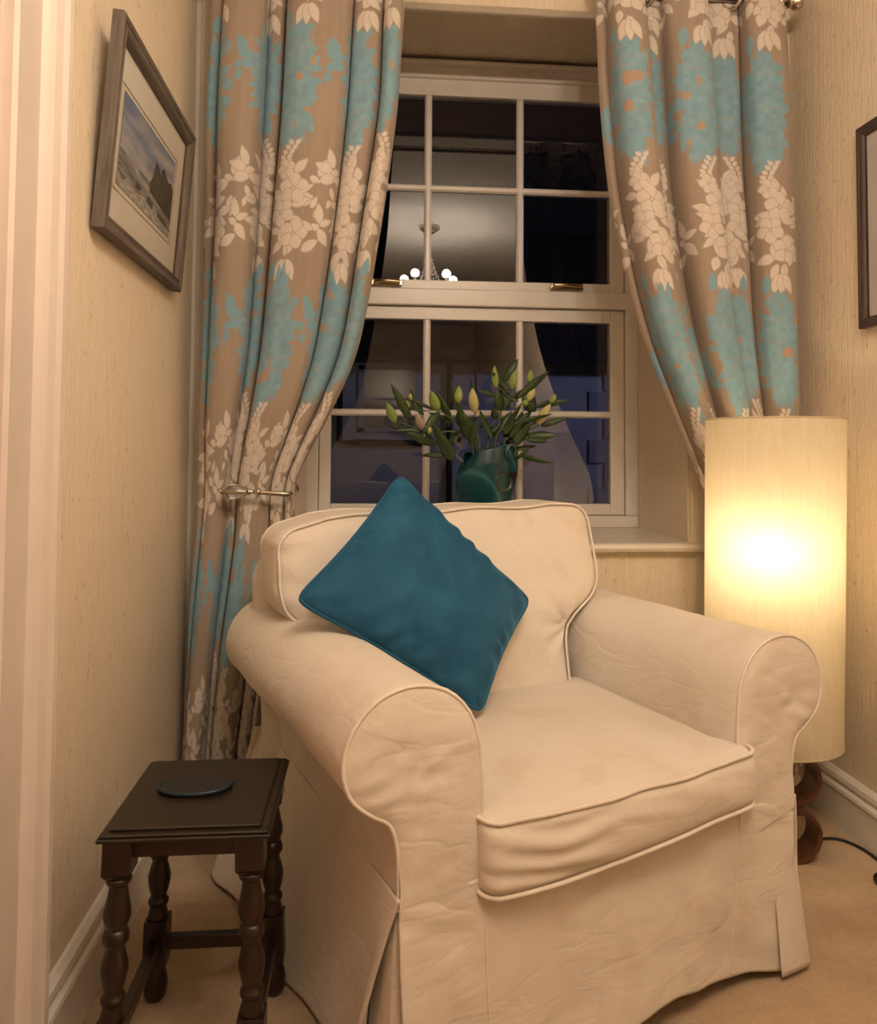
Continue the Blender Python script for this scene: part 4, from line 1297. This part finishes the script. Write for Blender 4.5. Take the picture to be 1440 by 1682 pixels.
for sx in (-1, 1):
    for sy in (-1, 1):
        l = MB()
        l.box(-0.022, 0.022, -0.022, 0.022, 0.374, 0.424)
        l.add([(-0.022, -0.022, 0.374), (0.022, -0.022, 0.374), (0.022, 0.022, 0.374), (-0.022, 0.022, 0.374), (-0.014, -0.014, 0.363), (0.014, -0.014, 0.363), (0.014, 0.014, 0.363), (-0.014, 0.014, 0.363)],
              [(0, 1, 5, 4), (1, 2, 6, 5), (2, 3, 7, 6), (3, 0, 4, 7), (4, 5, 6, 7)])
        l.lathe([(r * 0.98, z) for r, z in leg_profile()], (0, 0, 0), 28)
        l.box(-0.021, 0.021, -0.021, 0.021, 0.066, 0.152)
        l.lathe([(0.014, 0.068), (0.012, 0.060), (0.019, 0.050), (0.0225, 0.030), (0.020, 0.010), (0.014, 0.0)], (0, 0, 0), 28)
        # slight outward splay
        l.v = [(x + sx * 0.010 * (0.42 - z) / 0.42, y + sy * 0.010 * (0.42 - z) / 0.42, z) for x, y, z in l.v]
        o = l.build('leg', M_OAK, ST, bevel=0.0015)
        o.location = (sx * lx, sy * ly, 0)
ap = [(0.0, 0.424), (0.0, 0.400), (0.003, 0.396), (0.012, 0.396), (0.012, 0.424)]
for sy in (-1, 1):
    MB().prism(ap, lambda p: (-lx + 0.02, sy * (ly + 0.012) - sy * p[0], p[1]), lambda p: (lx - 0.02, sy * (ly + 0.012) - sy * p[0], p[1])).build('apron', M_OAK, ST)
for sx in (-1, 1):
    MB().prism(ap, lambda p: (sx * (lx + 0.012) - sx * p[0], -ly + 0.02, p[1]), lambda p: (sx * (lx + 0.012) - sx * p[0], ly - 0.02, p[1])).build('apron', M_OAK, ST)
    MB().box(sx * 0.108 - 0.009, sx * 0.108 + 0.009, -ly, ly, 0.094, 0.118).build('stretcher', M_OAK, ST, bevel=0.002)
for sy in (-1, 1):
    MB().box(-lx, lx, sy * 0.136 - 0.009, sy * 0.136 + 0.009, 0.094, 0.118).build('stretcher', M_OAK, ST, bevel=0.002)

# slate-blue curved coaster on the stool
CO = empty('coaster', (-0.297, 1.450, 0.4402))
tag(CO, 'dark half-round coaster with a blue rim on the small dark table', 'coaster')
n = 40
prof = []
for k in range(n + 1):
    a = PI + PI * k / n
    rr = 1 + 0.02 * math.sin(k * 2.3)
    prof.append((0.062 * math.copysign(abs(math.cos(a)) ** 0.8, math.cos(a)) * rr, 0.052 * math.copysign(abs(math.sin(a)) ** 0.72, math.sin(a)) * rr))
for k in range(1, n // 2):
    a = PI * k / (n // 2)
    prof.append((0.062 * math.cos(a), 0.020 * math.sin(a)))
co = MB().prism(prof, lambda p: (p[0], p[1], 0.0), lambda p: (p[0] * 0.96, p[1] * 0.96, 0.006))
co.build('coaster_body', M_LEATHER, CO, bevel=0.0015)
rim = MB().tube([(x * 1.0, y * 1.0, 0.0050 + 0.0015 * abs(x) / 0.06) for x, y in prof[:n + 1]], 0.0036, 8)
rim.build('rim', M_LEATHEREDGE, CO)

# ------------------------------------------------------------------ floor lamp
LX, LY = 1.045, 1.985
FL = empty('floor_lamp', (LX, LY, 0))
tag(FL, 'lit floor lamp with tall cream drum shade and looped wooden base in the right corner', 'lamp')
R0, R1 = 0.166, 0.171
zs = np.linspace(0.302, 1.118, 60); ph = np.linspace(0, 2 * PI, 96, endpoint=False)
Pz, Pa = np.meshgrid(zs, ph, indexing='ij')
rr = R0 + (R1 - R0) * (Pz - 0.302) / 0.816
Psh = np.stack([rr * np.cos(Pa) + (Pz - 0.70) * 0.018, rr * np.sin(Pa), Pz], -1)
sh = grid_obj('lamp_shade', Psh, M_SHADE, FL, closed_m=True)
for z, r in ((0.302, R0), (1.118, R1)):
    MB().tube([(r * math.cos(a) + (z - 0.70) * 0.018, r * math.sin(a), z) for a in np.linspace(0, 2 * PI, 64, endpoint=False)], 0.0022, 6, closed=True).build('shade_rim', M_SHADE, FL)
# inner ring with spider
sp = MB()
for k in range(3):
    a = 2 * PI * k / 3 + 0.3
    sp.tube([(0.0, 0, 1.02), (0.162 * math.cos(a), 0.162 * math.sin(a), 1.03)], 0.002, 6)
sp.build('shade_carrier', M_CHROME, FL)
MB().tube([(0, 0, 0.30), (0, 0, 0.72)], 0.007, 12).build('pole', M_BLACK, FL)
MB().tube([(0.108, 0.0, 0.26), (0.108, 0.0, 0.42), (0.0, 0.0, 0.45)], 0.006, 10).build('support_rod', M_BLACK, FL)
def loop(zc_, hx, hz, name):
    ring = []
    n = 64
    outer = []; inner = []
    for k in range(n):
        a = 2 * PI * k / n
        ca, sa = math.cos(a), math.sin(a)
        r = hz
        ox = (hx - r) * (1 if ca > 0 else -1) if abs(ca) > 1e-9 else 0
        outer.append((ox + r * ca, r * sa)); inner.append((ox + (r - 0.011) * ca, (r - 0.011) * sa))
    mb_ = MB(); d = 0.040
    vs = [(x, -d, zc_ + z) for x, z in outer] + [(x, d, zc_ + z) for x, z in outer] + [(x, -d, zc_ + z) for x, z in inner] + [(x, d, zc_ + z) for x, z in inner]
    fs = []
    for k in range(n):
        j = (k + 1) % n
        fs += [(k, j, n + j, n + k), (2 * n + k, 3 * n + k, 3 * n + j, 2 * n + j), (k, 2 * n + k, 2 * n + j, j), (n + k, n + j, 3 * n + j, 3 * n + k)]
    mb_.add(vs, fs, False)
    o = mb_.build(name, M_LAMPWOOD, FL, bevel=0.0015)
    return o
l1 = loop(0.0705, 0.102, 0.0705, 'base_loop'); l2 = loop(0.2115, 0.102, 0.0705, 'base_loop')
for l_ in (l1, l2): l_.rotation_euler = (0, 0, -0.14)
MB().box(-0.03, 0.03, -0.03, 0.03, 0.282, 0.300).build('base_cap', M_LAMPWOOD, FL, bevel=0.003)
# bulb hangs toward the room side of the shade
BX, BY, BZ = -0.044, -0.076, 0.790
bulb = MB().lathe([(0.012, -0.045), (0.013, -0.03), (0.022, -0.012), (0.028, 0.008), (0.026, 0.022), (0.016, 0.034), (0.002, 0.038)], (BX, BY, BZ), 24).build('bulb', M_BULB, FL)
MB().tube([(0, 0, 0.70), (0, BY * 0.5, 0.705), (0, BY, 0.712), (0, BY, 0.735)], 0.012, 12).build('lamp_holder', M_BLACK, FL)
ll = bpy.data.lights.new('lamp_light', 'POINT'); ll.energy = LAMP_POWER; ll.color = LAMP_COLOR; ll.shadow_soft_size = 0.034
llo = bpy.data.objects.new('lamp_light', ll); llo.location = (BX, BY, BZ + 0.004); llo.parent = FL; COL.objects.link(llo)
bulb.visible_shadow = True
# cord with inline switch
cp = catmull([(1.125, 1.985, 0.03), (1.160, 2.02, 0.012), (1.21, 2.055, 0.005), (1.255, 2.05, 0.005), (1.285, 2.00, 0.005), (1.288, 1.93, 0.005), (1.268, 1.87, 0.005), (1.232, 1.836, 0.008), (1.222, 1.80, 0.008), (1.235, 1.70, 0.005), (1.26, 1.5, 0.005)], 110)
cd = MB().tube([Vector(p) - Vector((LX, LY, 0)) for p in cp], 0.0035, 8).build('cord', M_BLACK, FL)
sw = MB().lathe([(0.004, -0.03), (0.012, -0.024), (0.014, 0), (0.012, 0.024), (0.004, 0.03)], (0, 0, 0), 16, 'y').build('cord_switch', M_BLACK, FL)
sw.location = (1.226 - LX, 1.822 - LY, 0.014)

# ------------------------------------------------------------------ vase
VX, VY = 0.382, 2.575
VA = empty('vase', (VX, VY, SILL_Z))
tag(VA, 'swirled teal glass vase with a wavy slanted mouth on the window sill', 'vase')
def vase_r(t):
    return np.interp(t, [0, 0.05, 0.25, 0.5, 0.68, 0.82, 1.0], [0.074, 0.077, 0.084, 0.096, 0.102, 0.100, 0.086])
ph = np.linspace(0, 2 * PI, 96, endpoint=False)
def vase_grid(off, nz=60):
    G = np.zeros((nz, 96, 3))
    # mouth height: low at the left, sweeping up to the right
    top = 0.285 + 0.036 * np.cos(ph - 0.15) + 0.012 * np.sin(3 * ph + 0.6) + 0.006 * np.sin(5 * ph)
    for i in range(nz):
        t = i / (nz - 1)
        r = vase_r(t) - off
        G[i, :, 0] = r * np.cos(ph) * (1 + 0.02 * np.sin(2 * ph))
        G[i, :, 1] = r * 0.62 * np.sin(ph)
        G[i, :, 2] = t * top
        # shoulder leans to the right
        G[i, :, 0] += 0.012 * t ** 2 - 0.004
    return G
Go = vase_grid(0.0); Gi = vase_grid(0.005)[::-1]
Gi[-1, :, 2] += 0.01
G = np.concatenate([Go, Gi])
o = grid_obj('vase_body', G, M_TEALGLASS, VA, closed_m=True)
MB().lathe([(0.0005, 0.0), (0.072, 0.0), (0.074, 0.004), (0.070, 0.010), (0.0005, 0.010)], (-0.004, 0, 0), 48, sy=0.62, cap=False).build('vase_foot', M_TEALGLASS, VA)
# clear wavy rim ribbons, left and right of the mouth
def ribbon(pts, name, w=0.004):
    c = catmull(pts, 60)
    MB().tube([Vector(p) for p in c], w, 8).build(name, M_CLEAR, VA)
ribbon([(x, y, z + 0.035) for x, y, z in ((-0.082, -0.035, 0.205), (-0.104, -0.03, 0.228), (-0.090, -0.03, 0.250), (-0.106, -0.03, 0.272), (-0.095, -0.02, 0.290), (-0.080, -0.02, 0.282), (-0.084, -0.02, 0.262))], 'clear_rim')
ribbon([(x, y, z + 0.035) for x, y, z in ((0.068, -0.045, 0.205), (0.054, -0.052, 0.225), (0.060, -0.05, 0.25), (0.078, -0.045, 0.262), (0.092, -0.035, 0.245), (0.088, -0.035, 0.222))], 'clear_rim')
# raised ring of clear glass with a dark pocket
ribbon([(0.048 + 0.028 * math.cos(a), -0.0565 + 0.010 * math.cos(a), 0.178 + 0.030 * math.sin(a)) for a in np.linspace(0, 2 * PI, 14)], 'glass_ring', 0.0035)
tri = MB().add([(0.072, -0.048, 0.205), (0.092, -0.034, 0.208), (0.098, -0.026, 0.190), (0.080, -0.044, 0.168)], [(0, 1, 2, 3)])
tri = MB().prism([(0.066, 0.208), (0.094, 0.210), (0.098, 0.198), (0.082, 0.170), (0.076, 0.180)], lambda p: (p[0], -0.050 + max(0, p[0] - 0.066) * 0.75, p[1]), lambda p: (p[0], -0.040 + max(0, p[0] - 0.066) * 0.75, p[1]))
tri.build('dark_pocket', M_DARKPANE, VA, bevel=0.002)

# ------------------------------------------------------------------ lilies
def vp(a, b, dy=0.0):
    """bouquet study units (about half a millimetre) to room coordinates, dy towards the glass"""
    return Vector((-0.0166 + a * 0.000504, VY + dy, 1.14 - (b - 500) * 0.000505 + a * 0.000006))

def leaf_mesh(p0, p1, width, droop, twist, parent, mat=None):
    p0, p1 = Vector(p0), Vector(p1)
    p1 = p1 + (p1 - p0) * 0.10
    d = p1 - p0; L = d.length; t = d.normalized()
    side = t.cross(Vector((0, 1, 0)))
    side = side.normalized() if side.length > 0.05 else Vector((1, 0, 0))
    side = (side * math.cos(twist) + Vector((0, 1, 0)) * math.sin(twist)).normalized()
    nrm = side.cross(t).normalized()
    n, m_ = 14, 5
    P = np.zeros((n, m_, 3))
    for i in range(n):
        q = i / (n - 1)
        c = p0 + d * q + nrm * (droop * math.sin(PI * q)) + Vector((0, 0, -abs(droop) * 0.6)) * q * q
        w = width / 2 * 2.0 * (q ** 0.62) * (1 - q) ** 0.95 * 1.25 + 0.0006
        for j in range(m_):
            s_ = (j / (m_ - 1)) * 2 - 1
            v = c + side * (w * s_) + nrm * (abs(s_) * w * 0.28)
            P[i, j] = v
    return grid_obj('leaf', P, mat or M_LEAF, parent, thick=0.0004)

def bud_mesh(c, L, W, ang, parent, mat, dy=0.0):
    """six-ribbed closed bud; ang = lean from vertical in radians, positive to the left"""
    n, k = 22, 30
    ax = Vector((-math.sin(ang), -0.10, math.cos(ang))).normalized()
    u = ax.cross(Vector((0, 1, 0))).normalized(); w = ax.cross(u)
    P = np.zeros((n, k, 3))
    for i in range(n):
        q = i / (n - 1)
        r = W / 2 * (math.sin(PI * q ** 0.85) ** 0.75 if 0 < q < 1 else 0.0) + 0.0004
        for j in range(k):
            a = 2 * PI * j / k
            rr_ = r * (1 + 0.075 * math.cos(3 * a) - 0.05 * abs(math.sin(1.5 * a + 0.4)))
            P[i, j] = Vector(c) + ax * (L * (q - 0.5)) + (u * math.cos(a) + w * math.sin(a)) * rr_
    return grid_obj('bud', P, mat, parent, closed_m=True)

G_, Y_, Pp_ = M_BUDG, M_BUDY, M_BUDP
STEMS = [
 ('lily stem leaning far left with a green bud above white window bar', (690, 660, 0.0), [(600, 600), (430, 600), (300, 565), (212, 530)],
  [((170, 475), 140, 62, 0.42, G_), ((355, 535), 120, 58, 0.45, Pp_), ((412, 585), 60, 40, 0.1, Y_)],
  [(295, 530, 175, 310, 64, -.02), (400, 590, 200, 585, 44, 0), (440, 685, 275, 605, 66, -.02), (565, 790, 440, 575, 86, -.03), (520, 752, 370, 742, 34, -.02), (330, 600, 190, 570, 36, .02), (470, 690, 400, 600, 60, .02)]),
 ('lily stem with a fat green bud against left glazing bar of the window', (720, 670, 0.01), [(640, 560), (540, 500), (480, 455)],
  [((450, 400), 145, 68, 0.38, G_), ((272, 425), 60, 44, 0.1, G_), ((292, 372), 48, 24, 0.1, Y_)],
  [(380, 490, 300, 330, 58, .01), (480, 470, 378, 600, 70, -.01), (560, 520, 475, 355, 56, .01), (580, 540, 430, 470, 36, .02), (440, 450, 300, 385, 26, .01)]),
 ('lily stem with upright green bud and yellow bud above vase mouth', (740, 680, -0.01), [(700, 600), (680, 530), (640, 480), (600, 430)],
  [((602, 362), 118, 54, -0.02, G_), ((700, 400), 168, 66, 0.14, Y_)],
  [(600, 470, 556, 288, 42, .0), (672, 660, 600, 480, 82, -.02), (680, 700, 708, 520, 60, -.02), (705, 345, 680, 268, 26, 0), (826, 645, 742, 470, 56, -.01), (700, 560, 830, 552, 24, .0), (640, 640, 545, 650, 70, .02), (600, 560, 612, 440, 54, -.01), (650, 600, 690, 500, 56, .02), (560, 640, 610, 580, 60, .03)]),
 ('tallest lily stem with two green buds at the top of the bouquet', (800, 670, 0.0), [(870, 560), (885, 440), (900, 340), (850, 310)],
  [((842, 247), 152, 48, 0.08, G_), ((962, 262), 128, 54, -0.18, G_)],
  [(850, 362, 740, 332, 44, .0), (932, 330, 828, 218, 48, -.01), (906, 272, 992, 126, 66, .01), (872, 460, 852, 335, 86, -.01), (900, 460, 925, 330, 90, .01), (905, 620, 955, 480, 60, -.02), (850, 520, 838, 440, 60, 0), (1000, 400, 905, 345, 36, 0), (880, 600, 960, 470, 66, .02), (860, 640, 830, 560, 40, .02), (890, 350, 905, 260, 40, .02), (960, 400, 1010, 350, 40, .01)]),
 ('lily stem with pale yellow bud crossing right glazing bar, broad dark leaf', (850, 670, 0.01), [(930, 560), (980, 460), (1040, 400), (1080, 360)],
  [((1078, 240), 90, 46, -0.12, G_), ((1082, 350), 110, 60, -0.42, Y_), ((1045, 410), 50, 42, 0.0, G_)],
  [(985, 385, 1168, 218, 56, -.02), (930, 400, 1040, 312, 46, .0), (1100, 470, 1030, 380, 70, .0), (1010, 650, 1040, 470, 80, .02), (1120, 470, 1090, 300, 56, .02), (940, 560, 1010, 430, 36, 0)]),
 ('lily stem leaning right with a long pale bud and spreading leaves', (900, 690, 0.0), [(990, 640), (1060, 590), (1110, 570), (1130, 550)],
  [((1165, 487), 160, 62, -0.55, Y_), ((1225, 385), 70, 46, -0.5, G_)],
  [(1120, 435, 1236, 398, 44, .01), (1190, 425, 1328, 388, 44, .01), (1150, 562, 1322, 510, 44, .01), (1060, 632, 1228, 620, 68, -.01), (870, 605, 1175, 490, 46, -.02), (955, 705, 1065, 560, 74, -.01), (1045, 652, 1165, 662, 36, -.02), (1010, 755, 1192, 790, 44, -.02), (980, 690, 990, 560, 92, .02), (1090, 560, 1215, 430, 30, .02), (985, 780, 1060, 690, 30, -.01), (900, 620, 1080, 580, 70, .02), (930, 660, 1130, 610, 60, .01), (1000, 560, 1090, 470, 60, .02), (940, 640, 1010, 520, 70, -.01), (1040, 600, 1060, 500, 54, .01), (960, 720, 1120, 690, 40, .02)]),
]
U_ = 0.000505
for lab, (ax_, ay_, ady), path, buds, leaves in STEMS:
    base = vp(ax_, ay_, ady)
    ro = empty('lily_stem', base)
    tag(ro, lab, 'flower', 'budding lilies in the teal vase')
    # the stalk stands in the vase and rises through its mouth
    low = Vector((VX + (base.x - VX) * 0.35, VY, SILL_Z + 0.03))
    pts = [low - base, Vector((0, 0, 0))] + [vp(a, b, ady * 0.5 - 0.004 * i) - base for i, (a, b) in enumerate(path)]
    c = catmull([tuple(p) for p in pts], 50)
    MB().tube([Vector(p) for p in c], [0.0042 - 0.0022 * i / len(c) for i in range(len(c))], 8).build('stalk', M_STEM, ro)
    end = pts[-1]
    rngl = random.Random(len(lab))
    for (q, L, W, ang, mt) in buds:
        cc = vp(q[0], q[1], ady - 0.012) - base
        bud_mesh(cc, L * U_, W * U_, ang, ro, mt)
        foot = cc - Vector((-math.sin(ang), -0.10, math.cos(ang))) * (L * U_ * 0.5)
        # pedicel from the nearest point of the stalk
        near = min([Vector(p) for p in c[12:]], key=lambda p: (p - foot).length + max(0, p.z - foot.z) * 3)
        mid = (near + foot) / 2 + Vector((0, 0, -0.004))
        MB().tube([near, mid, foot, foot + (cc - foot) * 0.15], [0.0018, 0.0016, 0.002, 0.003], 7).build('pedicel', M_STEM, ro)
    for (a, b, c2, d2, w, dy) in leaves:
        leaf_mesh(vp(a, b, ady + dy) - base, vp(c2, d2, ady + dy * 2 - 0.01) - base, w * U_, rngl.uniform(-0.010, 0.010), rngl.uniform(-0.6, 0.6), ro)

# ------------------------------------------------------------------ chandelier above the middle of the room (seen mirrored in the upper panes)
CXX, CYY = 0.41, 0.12
CD = empty('chandelier', (CXX, CYY, 0.03))
tag(CD, 'lit candle chandelier with crystal drops, mirrored in the dark upper window panes', 'chandelier')
MB().lathe([(0.002, 2.54), (0.02, 2.545), (0.045, 2.56), (0.07, 2.58), (0.074, 2.60)], (0, 0, 0), 32).build('ceiling_rose', M_CHROME, CD)
MB().tube([(0, 0, 2.55), (0, 0, 2.16)], 0.005, 8).build('rod', M_CHROME, CD)
MB().lathe([(0.004, 2.12), (0.02, 2.13), (0.028, 2.16), (0.014, 2.19), (0.02, 2.22), (0.010, 2.25), (0.004, 2.28)], (0, 0, 0), 24).build('body', M_CLEAR, CD)
NB = 5
for k in range(NB):
    a = 2 * PI * k / NB + 0.95
    ca, sa = math.cos(a), math.sin(a)
    Rr = 0.185
    pts = catmull([(0.012 * ca, 0.012 * sa, 2.15), (0.07 * ca, 0.07 * sa, 2.10), (0.14 * ca, 0.14 * sa, 2.10), (Rr * ca, Rr * sa, 2.145)], 24)
    MB().tube([Vector(p) for p in pts], 0.005, 8).build('arm', M_CHROME, CD)
    MB().lathe([(0.004, 0), (0.030, 0.002), (0.052, 0.010), (0.056, 0.014), (0.052, 0.012), (0.010, 0.010), (0.010, 0.060)], (Rr * ca, Rr * sa, 2.145), 20).build('candle_cup', M_CHROME, CD)  # drip pan shaped extra wide to shade the floor and lower walls
    MB().lathe([(0.007, 0.0), (0.0145, 0.012), (0.0155, 0.022), (0.009, 0.040), (0.001, 0.054)], (Rr * ca, Rr * sa, 2.206), 16).build('candle_bulb', M_CANDLE, CD)
    cl = bpy.data.lights.new('candle_light', 'POINT'); cl.energy = CHAND_POWER; cl.color = CHAND_COLOR; cl.shadow_soft_size = 0.03
    co_ = bpy.data.objects.new('candle_light', cl); co_.location = (Rr * ca, Rr * sa, 2.23); co_.parent = CD; COL.objects.link(co_)
dr_ = MB()
for k in range(10):
    a = 2 * PI * k / 10
    for j in range(9):
        t = j / 8
        r = 0.02 + 0.11 * t ** 1.4; z = 2.36 - 0.24 * t
        s_ = 0.0075
        x, y = r * math.cos(a), r * math.sin(a)
        dr_.add([(x + s_, y, z), (x, y + s_, z), (x - s_, y, z), (x, y - s_, z), (x, y, z + s_ * 1.5), (x, y, z - s_ * 1.8)],
                [(0, 1, 4), (1, 2, 4), (2, 3, 4), (3, 0, 4), (1, 0, 5), (2, 1, 5), (3, 2, 5), (0, 3, 5)])
M_CRYST, _, _ = new_mat('cut_crystal', (0.95, 0.95, 0.95), 0.15, 0.0, 1.0)
o = dr_.build('crystal_drops', M_CRYST, CD); o['kind'] = 'stuff'
